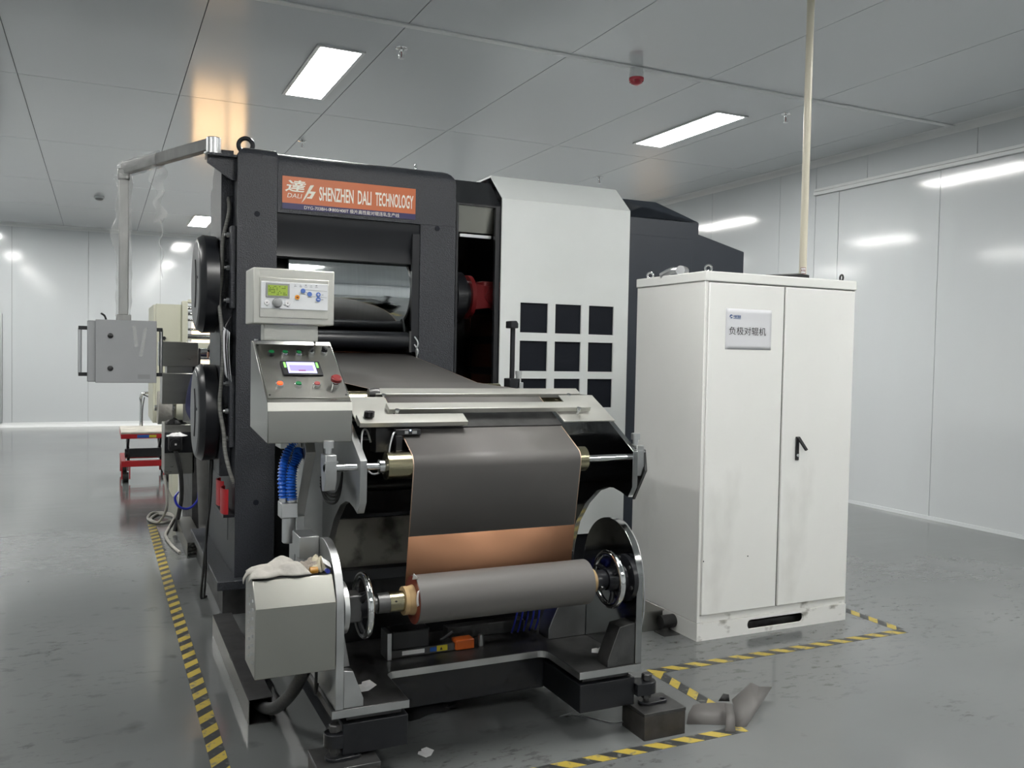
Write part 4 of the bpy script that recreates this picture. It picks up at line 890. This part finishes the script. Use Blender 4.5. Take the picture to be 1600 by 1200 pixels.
pl = MB().box(.7715, .7805, UY-.0128, UY-.0121, 1.8188, 1.8212); pl.box(.7748, .7772, UY-.0128, UY-.0121, 1.8155, 1.8245); pl.box(.7715, .7805, UY-.0128, UY-.0121, 1.7998, 1.8022); pl.build('key_mark', 'paperw', fc)
B(.690, .698, UY-.0128, UY-.0121, 1.804, 1.808).build('key_mark', 'redd', fc)
lk = MB(); 
for (a, b) in (((.7015, 1.812), (.708, 1.825)), ((.724, 1.829), (.734, 1.823)), ((.750, 1.812), (.81, 1.809)), ((.724, 1.837), (.81, 1.834))):
    p, q = V((a[0], UY-.0104, a[1])), V((b[0], UY-.0104, b[1])); dd_ = (q-p).normalized(); lk.obox((p+q)/2, (dd_, V((0, 1, 0)), dd_.cross(V((0, 1, 0)))), ((q-p).length/2, .0002, .0005))
lk.build('printed_lines', 'greyp', fc)
mk = MB()
for k in range(5):
    x = .686+.0205*k; mk.box(x-.003, x+.003, UY-.0106, UY-.0101, 1.853, 1.8555 if k in (2, 4) else 1.8538); mk.box(x-.005, x+.005, UY-.0106, UY-.0101, 1.8475, 1.8485)
for (x, z, w_) in ((.694, 1.794, .006), (.716, 1.8195, .009), (.742, 1.808, .008), (.792, 1.8195, .004), (.792, 1.801, .004), (.578, 1.768, .003), (.657, 1.768, .003)): mk.box(x-w_, x+w_, UY-.0106, UY-.0101, z-.0006, z+.0006)
mk.build('printed_marks', 'ink', fc)
B(.66, .74, 3.60, 3.72, 1.20, 1.284).build('mount_bracket', 'mill', t)

# ------------------------------------------------------------------ blue hoses and filter
def bellows(name, pts, r, label):
    P = [V(p) for p in pts]; Q = []
    for i in range(len(P)-1):
        p0 = P[max(i-1, 0)]; p1 = P[i]; p2 = P[i+1]; p3 = P[min(i+2, len(P)-1)]
        for k in range(28):
            q = k/28; Q.append(.5*((2*p1)+(p2-p0)*q+(2*p0-5*p1+4*p2-p3)*q*q+(3*p1-p0-3*p2+p3)*q**3))
    o = MB().tube(Q, [r*(1+.20*math.sin(i*PI/2.5)) for i in range(len(Q))], 14, 1).build(name, 'hose', None, ang=60); return tag(o, label, 'hose')
bellows('blue_hose', [(.674, 3.60, 1.00), (.668, 3.60, 1.08), (.676, 3.60, 1.15), (.700, 3.61, 1.205), (.73, 3.62, 1.225)], .0175, 'left blue corrugated hose bending up from the grey filter')
bellows('blue_hose', [(.703, 3.575, .995), (.699, 3.575, 1.06), (.704, 3.575, 1.12), (.722, 3.58, 1.165), (.735, 3.60, 1.19)], .019, 'right blue corrugated hose bending up from the grey filter')
t = thing('air_filter', 'grey metal filter with square head under the blue hoses', 'filter', (.69, 3.59, .81))
B(.656, .724, 3.555, 3.632, .922, .985).build('filter_head', 'alu', t, bevel=.004)
MB().lathe((.693, 3.593, .9215), (0, 0, -1), [(0, .026), (.10, .026), (.105, .022)], 28).build('filter_bowl', 'alu', t)
CY((.672, 3.60, .985), (.672, 3.60, 1.003), .016, n=16).build('hose_fitting', 'alu', t); CY((.703, 3.575, .985), (.703, 3.575, 1.0), .018, n=16).build('hose_fitting', 'alu', t)

# ------------------------------------------------------------------ tray, blocks, floor things
t = thing('cable_tray', 'long steel cable tray on the floor beside the mill base', 'cable tray', (.63, 4.6, 0))
T0, T1 = .572, .672
B(T0, T0+.004, 3.80, 5.12, 0, .105).build('tray_side', 'steel', t); B(T1-.004, T1, 3.80, 5.12, 0, .105).build('tray_side', 'dullsteel', t)
B(T0, T1+.003, 3.80, 5.12, .1055, .109).build('tray_lid', 'dullsteel', t, bevel=.001); B(T0+.004, T1-.004, 3.80, 5.12, 0, .003).build('tray_floor', 'dullsteel', t)
t = thing('rear_cable_tray', 'shorter bright cable tray further back along the mill base', 'cable tray', (.62, 7.9, 0))
B(.60, .604, 7.05, 8.15, 0, .115).build('tray_side', 'steel', t); B(.60, .72, 7.05, 8.15, .1155, .119).build('tray_lid', 'steel', t); B(.716, .72, 7.05, 8.15, 0, .115).build('tray_side', 'steel', t)
for (x0, x1, y0, y1, l) in ((2.05, 2.26, 3.012, 3.19, 'dark steel block under the right jack of the winding stand'), (.70, .925, 3.03, 3.225, 'dark steel block under the left jack of the winding stand')):
    t = thing('steel_block', l, 'steel block', ((x0+x1)/2, (y0+y1)/2, 0), 'steel blocks under the stand')
    B(x0+.002, x1-.002, y0+.002, y1-.002, 0, .100).build('block_body', 'blockm', t, bevel=.002); B(x0, x1, y0, y1, .1002, .115).build('block_top', 'dullsteel', t, bevel=.002)
t = thing('floor_junction_box', 'low steel box on the floor between the stand and the cabinet', 'floor box', (2.84, 4.35, 0))
B(2.66, 2.995, 4.24, 4.60, 0, .115).build('box_body', 'steel', t, bevel=.003); B(2.655, 3.0, 4.235, 4.605, .1152, .119).build('box_lid', 'steel', t)
CY((2.95, 4.20, .06), (3.043, 4.20, .06), .038, n=24).build('conduit_end', 'rubber', t)
B(2.925, 3.03, 4.12, 4.225, 0, .006).build('foot_plate', 'dullsteel', t)
# crumpled foil scrap
def tri_sheet(name, vs, fs, m, par=None, solid=.0008): return MB().add(vs, fs).build(name, m, par, solid=solid, ang=42)
t = thing('foil_scrap', 'crumpled grey foil offcut folded on the floor beside the right block', 'foil scrap', (2.55, 3.03, 0))
tri_sheet('folded_wing', [(2.318, 3.085, .002), (2.455, 3.02, .002), (2.545, 2.985, .002), (2.555, 3.10, .055), (2.50, 3.115, .058), (2.43, 3.12, .065), (2.378, 3.12, .064), (2.345, 3.11, .035)],
          [(0, 1, 6, 7), (1, 5, 6), (1, 4, 5), (1, 2, 3, 4)], 'graph', t)
tri_sheet('raised_wing', [(2.50, 2.975, .003), (2.545, 2.962, .002), (2.60, 3.05, .045), (2.70, 3.13, .095), (2.80, 3.17, .065), (2.835, 3.13, .075), (2.78, 3.16, .075), (2.705, 3.125, .118), (2.60, 3.13, .05), (2.56, 3.07, .055), (2.66, 3.04, .045)],
          [(0, 1, 10, 9), (1, 5, 10), (10, 5, 6, 7), (9, 10, 7, 8)], 'graph', t)
tri_sheet('foil_strip', [(2.425, 2.955, .003), (2.463, 2.935, .003), (2.50, 2.985, .045), (2.545, 3.06, .066), (2.515, 3.075, .068), (2.465, 3.0, .045)], [(0, 1, 2, 5), (5, 2, 3, 4)], 'graph', t)
tri_sheet('foil_fold', [(2.52, 3.125, .058), (2.555, 3.135, .085), (2.575, 3.12, .082), (2.572, 3.11, .055)], [(0, 1, 2, 3)], 'rubber', t)
def scrap(x, y, z, s, rot, label, tilt=.0, lift=.012):
    c, sn2 = math.cos(rot), math.sin(rot); pts = [(-1, -.8), (-.2, -1), (1, -.6), (.9, .5), (.3, .9), (.1, .7), (-.2, .95), (-.8, .6)]
    vs = [(x+s*(c*a-sn2*b), y+s*(sn2*a+c*b), z+.001+lift*max(0, a)*abs(b+.3)) for a, b in pts]
    o = MB().add(vs+[(x, y, z+.0012)], [(i, (i+1) % 8, 8) for i in range(8)]).build('paper_scrap', 'paperw', None, solid=.0005, flat=True); tag(o, label, 'paper scrap', 'torn white paper scraps')
scrap(1.18, 3.265, 0, .032, .6, 'torn white paper scrap on the floor in front of the stand')
scrap(.925, 3.26, PZ, .040, .3, 'torn white paper scrap on the left arm of the base plate', lift=.02)
scrap(1.985, 3.285, PZ, .034, -.4, 'torn white paper scrap on the right arm of the base plate', lift=.015)
scrap(1.08, 3.52, 0, .018, 1.3, 'tiny white paper scrap below the left base beam')
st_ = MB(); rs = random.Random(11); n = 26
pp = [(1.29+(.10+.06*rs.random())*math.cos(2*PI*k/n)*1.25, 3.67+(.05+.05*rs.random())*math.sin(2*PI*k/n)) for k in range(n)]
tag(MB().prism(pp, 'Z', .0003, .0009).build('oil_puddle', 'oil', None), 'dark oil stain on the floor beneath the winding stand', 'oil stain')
# things on the stainless box
def cloth(name, cx, cy, z, sx, sy, h, seed, m, label, over=None, cat='rag'):
    rs = random.Random(seed); ph = [rs.uniform(0, 6.3) for _ in range(8)]
    def fn(u, v):
        a, b = 2*u-1, 2*v-1; ed = 1-max(abs(a), abs(b))**3; k = 1+.13*math.sin(5*math.atan2(b, a)+ph[0])+.08*math.sin(9*math.atan2(b, a)+ph[1])
        z_ = h*ed*(.62+.22*math.sin(4*a+2*b+ph[2])+.15*math.sin(6*b-3*a+ph[3])+.09*abs(math.sin(7*a+4*b+ph[4]))+.05*math.sin(9*b+6*a+ph[5]))
        x, y = cx+sx*a*k, cy+sy*b*k; zz = z+.004+max(0, z_)
        if over and x < over: zz = max(z-.055, zz-(over-x)*1.6); x = max(x, over-.012)
        return (x, y, zz)
    return tag(MB().grid(fn, 40, 28).build(name, m, None, solid=.0025, ang=80), label, cat)
cloth('cotton_rag', .578, 3.20, .793, .105, .065, .050, 2, 'rag', 'crumpled grey-white cotton rag on the stainless box', over=.475)
cloth('soiled_rag', .69, 3.21, .793, .035, .05, .040, 5, 'ragd', 'small soiled brown rag beside the larger white rag')
cloth('crumpled_glove', .722, 3.205, .793, .030, .05, .048, 9, mat('cream_cloth', (.52, .48, .36), .9, var=.2, scale=(20, 20, 20)), 'small cream crumpled cloth next to the rounded side plate')
MB().grid(lambda u, v: (.728+.030*u+.01*v, 3.13+.09*v, .835-.02*u+.008*math.sin(3*v)), 4, 6).build('folded_note', 'paperw', None, solid=.001); tag(bpy.data.objects['folded_note'], 'small printed white card lying on the cloths', 'card')
t = thing('tape_dispenser', 'small amber plastic roll on the stainless box edge', 'plastic roll', (.70, 3.145, .793)); MB().lathe((.685, 3.148, .806), (1, 0, 0), [(0, .012), (.028, .012)], 20).build('amber_roll', 'amber', t)
t = thing('marker_pen', 'white marker pen with a blue cap on the stainless box', 'pen', (.75, 3.12, .793))
CY((.745, 3.21, .800), (.748, 3.155, .800), .0075, n=16).build('pen_body', 'paperw', t); CY((.748, 3.155, .800), (.749, 3.138, .800), .008, n=16).build('pen_cap', mat('blue_cap', (.05, .07, .45), .4), t)
# valve post on the far side of the stand
t = thing('sensor_post', 'slim black upright sensor post in front of the white guard', 'sensor post', (2.02, 4.3, 1.413))
B(1.985, 2.045, 4.26, 4.34, 1.414, 1.47).build('post_base', 'blacksm', t, bevel=.004); B(2.005, 2.025, 4.29, 4.31, 1.47, 1.75).build('post', 'blacksm', t)
MB().prism([(1.985, 1.74), (2.03, 1.74), (2.03, 1.765), (2.02, 1.78), (1.985, 1.778)], 'Y', 4.26, 4.33).build('post_head', 'blacksm', t, bevel=.004)
MB().lathe((2.045, 4.28, 1.45), (0, 0, 1), [(0, .014), (.04, .014), (.04, .018), (.06, .018)], 18).build('knurled_knob', 'alu', t); B(2.03, 2.066, 4.26, 4.30, 1.414, 1.4495).build('clamp', 'alu', t, bevel=.003)
B(2.06, 2.084, 4.20, 4.45, 1.38, 1.4135).build('cross_bar', 'mill', t)
# blue tubes behind the stand
for k in range(5):
    cable('blue_tube', [(1.80+.02*k, 3.70, .60), (1.79+.025*k, 3.68, .48), (1.75+.03*k, 3.64, .38), (1.72+.03*k, 3.62, .315)], .005, 'bluewire',
          ['first', 'second', 'third', 'fourth', 'fifth'][k]+' blue air tube from the left behind the right end of the coil', 'air tube')

# ------------------------------------------------------------------ exit-side stand behind the mill
t = thing('exit_stand', 'grey steel boxes and servo of the stand behind the mill', 'machine stand', (1.3, 8.6, 0))
B(.46, .775, 8.15, 8.45, 1.437, 1.652).build('upper_enclosure', 'steel', t, bevel=.004); B(.52, .73, 8.17, 8.43, 1.379, 1.4365).build('enclosure_neck', 'steel', t)
B(.48, .735, 8.15, 8.45, 1.11, 1.378).build('lower_enclosure', 'steel', t, bevel=.004)
B(.505, .755, 8.20, 8.6, .49, .925).build('gearbox_cover', 'steel', t, bevel=.004)
B(.735, .80, 8.2, 9.2, 0, 1.60).build('side_plate', 'dullsteel', t, bevel=.003); B(2.0, 2.06, 8.2, 9.2, 0, 1.6).build('side_plate', 'dullsteel', t)
for (y, z) in ((8.5, 1.55), (8.9, 1.35), (8.6, .7)): CY((.80, y, z), (2.0, y, z), .05).build('stand_roller', 'chrome', t)
B(.80, 2.0, 9.16, 9.2, 0, 1.30).build('rear_light_blocker', 'dullsteel', t); B(.505, .76, 8.18, 8.199, .68, .86).build('dark_band', 'blacksm', t)  # sheet across the back is added, unseen, to block the window glow
sv = B(.53, .64, 8.06, 8.179, .71, .83).build('servo_motor', 'plastic', t, bevel=.01); CY((.585, 8.06, .77), (.585, 8.03, .77), .045).build('servo_cap', 'plastic', sv)
B(.577, .593, 8.028, 8.0295, .762, .778).build('servo_label', 'paperw', sv)
MB().tube([(.585, 8.08, .71), (.60, 8.06, .66), (.63, 8.05, .5), (.635, 8.05, .3), (.60, 8.03, .1), (.58, 8.02, .02)], .018, 10).build('servo_cable', 'rubber', t)
cloth('black_glove', .60, 8.28, .925, .08, .07, .05, 4, 'rubber', 'black glove lying on the steel box behind the mill', cat='glove')
cloth('white_glove', .60, 8.12, .83, .075, .055, .03, 8, 'paperw', 'white rag lying on the small black servo motor behind the mill')
t = thing('rear_machine', 'cream painted machine with rollers far behind the mill', 'machine', (.9, 10.4, 0))
B(.525, .78, 10.0, 10.03, .80, 2.06).build('cream_panel', 'beige', t, bevel=.004); B(.70, .76, 10.04, 10.6, 0, 1.0).build('machine_leg', 'beige', t); B(.50, .524, 10.0, 11.0, .80, 2.05).build('side_panel', 'beige', t, bevel=.003)
B(.78, .84, 9.96, 10.06, 1.63, 2.10).build('frame_post', 'beige', t, bevel=.01); B(.84, 2.1, 9.98, 10.04, 1.60, 1.66).build('frame_rail', 'beige', t, bevel=.004)
B(.84, 2.1, 10.0, 10.05, 2.08, 2.12).build('top_rail', 'beige', t, bevel=.01); B(2.05, 2.1, 9.96, 10.06, 0, 2.1).build('frame_post', 'beige', t)
for z, r_ in ((2.03, .02), (1.97, .022), (1.90, .012), (1.80, .014), (1.72, .03), (1.52, .05)): CY((.84, 10.02, z), (2.05, 10.02, z), r_, n=18).build('roller', 'chrome', t)
MB().lathe((.53, 9.7, .98), (1, 0, 0), [(0, .17), (.13, .17)], 36).build('white_roll', 'rag', t); MB().lathe((.70, 9.7, .98), (1, 0, 0), [(0, .14), (.12, .14)], 36).build('white_roll', 'beige', t)
CY((.5, 9.7, .98), (2.0, 9.7, .98), .03).build('roll_shaft', 'chrome', t); B(.655, .69, 9.68, 9.72, .7, 1.3).build('upright', 'mill', t)
MB().lathe((.605, 9.999, 1.70), (0, -1, 0), [(0, .02), (.03, .018)], 14).build('panel_knob', 'plastic', t)
# red scissor lift table
t = thing('lift_table', 'red scissor lift table with chrome push handle on castors', 'lift table', (.47, 11.5, 0))
B(.215, .78, 11.2, 12.1, .52, .575).build('table_rim', 'red', t, bevel=.006); B(.215, .78, 11.2, 12.1, .5755, .60).build('table_top', 'tabletop', t, bevel=.006)
B(.39, .60, 11.198, 11.1995, .530, .566).build('blue_sticker', 'bluest', t); B(.52, .60, 11.1965, 11.1978, .532, .564).build('yellow_sticker', 'yellow', t)
bs = MB().prism([(.22, 11.2), (.78, 11.2), (.78, 12.1), (.22, 12.1)], 'Z', .19, .26, holes=[[(.27, 11.26), (.73, 11.26), (.73, 12.04), (.27, 12.04)]]).build('base_frame', 'red', t, bevel=.004)
for x in (.30, .66):
    for s_ in (-1, 1): MB().obox((x, 11.65, .39), ((0, .9, .42*s_), (1, 0, 0), (0, -.42*s_, .9)), (.36, .014, .028)).build('scissor_arm', 'blacksm', t)
CY((.26, 11.32, .34), (.74, 11.32, .34), .05).build('hydraulic_cylinder', 'blacksm', t); B(.30, .70, 11.24, 11.28, .30, .40).build('cross_member', 'blacksm', t)
for x in (.27, .73):
    for y in (11.27, 12.02):
        c = MB().box(x-.05, x-.035, y-.03, y+.03, .04, .19).box(x+.035, x+.05, y-.03, y+.03, .04, .19).build('castor_fork', 'red', t)
        CY((x-.03, y, .06), (x+.03, y, .06), .06, n=24).build('castor_wheel', 'rubber', c)
MB().tube([(.46, 12.0, .60), (.46, 12.0, .9), (.46, 11.99, .98), (.50, 11.98, 1.02), (.60, 11.98, 1.02), (.74, 11.98, 1.02), (.78, 12.0, .98), (.78, 12.0, .60)], .018, 12).build('push_handle', 'chrome', t)
MB().tube([(.49, 11.96, 1.0), (.55, 11.93, .97), (.60, 11.9, .90)], .008, 8).build('brake_lever', 'plastic', t)
MB().tube([(.50, 11.96, .97), (.48, 11.93, .85), (.475, 11.93, .72), (.475, 11.93, .61)], .006, 8).build('brake_cable', 'rubber', t)
# cables on the floor by the mill
cable('white_floor_cable', [(.50, 8.1, .5), (.52, 8.05, .25), (.47, 8.3, .06), (.40, 8.75, .012), (.46, 9.05, .012), (.60, 8.95, .012), (.62, 8.65, .012), (.50, 8.5, .012), (.42, 8.7, .012), (.50, 8.95, .012), (.62, 8.8, .012), (.60, 8.55, .012), (.54, 8.2, .012), (.50, 7.9, .012), (.52, 7.5, .012), (.56, 7.2, .012)], .012, 'rag', 'pale cable coiled on the floor at the end of the left hazard tape')
cable('blue_cable', [(.60, 7.9, .38), (.57, 7.88, .33), (.60, 7.86, .26), (.68, 7.86, .24), (.75, 7.88, .30), (.76, 7.9, .37)], .010, 'bluewire', 'blue cable loop hanging beside the black servo cable behind the mill')
cable('black_drop_cable', [(.645, 5.95, .88), (.635, 5.93, .6), (.62, 5.90, .4), (.60, 5.88, .2), (.585, 5.86, .012), (.62, 5.88, .012)], .008, 'rubber', 'black cable dropping from the lower bearing cover to the floor')
cable('black_drop_cable', [(.65, 5.90, .89), (.64, 5.9, .62), (.615, 5.88, .42), (.61, 5.85, .2), (.60, 5.83, .012)], .007, 'rubber', 'second thinner black cable dropping from the lower bearing cover')

# ------------------------------------------------------------------ person behind the mill
def person(px, py, label):
    pts = {'pel': (0, 0, .93, .135), 'wai': (0, .0, 1.08, .125), 'che': (0, .0, 1.30, .145), 'nec': (0, -.01, 1.46, .06), 'hed': (0, -.03, 1.56, .085), 'top': (0, -.03, 1.66, .075),
           'hL': (-.09, 0, .86, .095), 'kL': (-.10, -.02, .48, .068), 'aL': (-.10, .01, .10, .048), 'tL': (-.11, -.13, .04, .038),
           'hR': (.09, 0, .86, .095), 'kR': (.12, -.01, .48, .068), 'aR': (.13, .04, .10, .048), 'tR': (.14, -.10, .04, .038),
           'sL': (-.17, 0, 1.38, .065), 'eL': (-.22, -.02, 1.12, .05), 'wL': (-.18, -.20, 1.0, .036), 'fL': (-.15, -.27, 1.0, .035),
           'sR': (.17, 0, 1.38, .065), 'eR': (.22, -.02, 1.12, .05), 'wR': (.18, -.20, 1.0, .036), 'fR': (.15, -.27, 1.0, .035)}
    ed = [('pel', 'wai'), ('wai', 'che'), ('che', 'nec'), ('nec', 'hed'), ('hed', 'top')]+[(a+s_, b+s_) for s_ in 'LR' for a, b in (('h', 'k'), ('k', 'a'), ('a', 't'), ('s', 'e'), ('e', 'w'), ('w', 'f'))]
    ed += [('pel', 'hL'), ('pel', 'hR'), ('che', 'sL'), ('che', 'sR')]
    for s_, sg in (('L', -1), ('R', 1)):
        for k, (dx, dy, dz) in enumerate(((-.035*sg, -.03, .02), (-.022, -.075, .0), (-.007, -.085, -.005), (.008, -.08, -.006), (.022, -.065, -.004))):
            b_ = pts['f'+s_]; pts['n%d%s' % (k, s_)] = (b_[0]+dx, b_[1]+dy, b_[2]+dz, .008); ed.append(('f'+s_, 'n%d%s' % (k, s_)))
    ks = list(pts); me = bpy.data.meshes.new('body'); me.from_pydata([pts[k][:3] for k in ks], [(ks.index(a), ks.index(b)) for a, b in ed], [])
    o = bpy.data.objects.new('body', me); COL.objects.link(o); sk = o.modifiers.new('skin', 'SKIN'); sk.use_smooth_shade = True
    for i, k in enumerate(ks):
        v = me.skin_vertices[0].data[i]; v.radius = (pts[k][3], pts[k][3]*(.78 if k in ('che', 'wai') else 1)); v.use_root = (k == 'pel')
    ss = o.modifiers.new('sub', 'SUBSURF'); ss.levels = 2; ss.render_levels = 2
    dg = bpy.context.evaluated_depsgraph_get(); nm = bpy.data.meshes.new_from_object(o.evaluated_get(dg)); bpy.data.objects.remove(o)
    b = bpy.data.objects.new('person', nm); COL.objects.link(b); nm.materials.clear()
    for m in ('trous', 'navy', 'skin', 'shoe'): nm.materials.append(M[m])
    for p in nm.polygons:
        c = p.center; p.use_smooth = True
        p.material_index = 3 if c.z < .10 else 0 if c.z < .98 and abs(c.x) < .2 and c.y > -.16 else 2 if c.z > 1.48 or c.y < -.2 else 1
    lowz = min(v.co.z for v in nm.vertices); place(b, V((px, py, -lowz)), None); tag(b, label, 'person')
    hr = MB().ball((px, py-.015, 1.605-lowz), .094, 12, (.95, 1.0, .95)); MB
    h = MB(); h.v = [v for v in hr.v]; h.f = [f for f in hr.f if sum(hr.v[i][2] for i in f)/len(f) > 1.61-lowz or sum(hr.v[i][1] for i in f)/len(f) > py+.02]
    h.build('hair', 'hair', b)
    hz = 1.565-lowz
    MB().ball((px, py-.118, hz-.015), .016, 8, (.7, 1.0, 1.3)).build('nose', 'skin', b)
    for sx in (-1, 1):
        MB().ball((px+.030*sx, py-.103, hz+.012), .011, 8).build('eye', 'paperw', b); MB().ball((px+.030*sx, py-.111, hz+.012), .005, 6).build('pupil', 'hair', b)
        MB().ball((px+.084*sx, py-.025, hz), .024, 8, (.4, .7, 1.2)).build('ear', 'skin', b)
    MB().ball((px, py-.108, hz-.052), .018, 8, (1.3, .5, .3)).build('mouth', 'pinkbtn', b)
    return b
pe = person(.895, 7.75, 'person in grey trousers and navy top standing behind the mill')
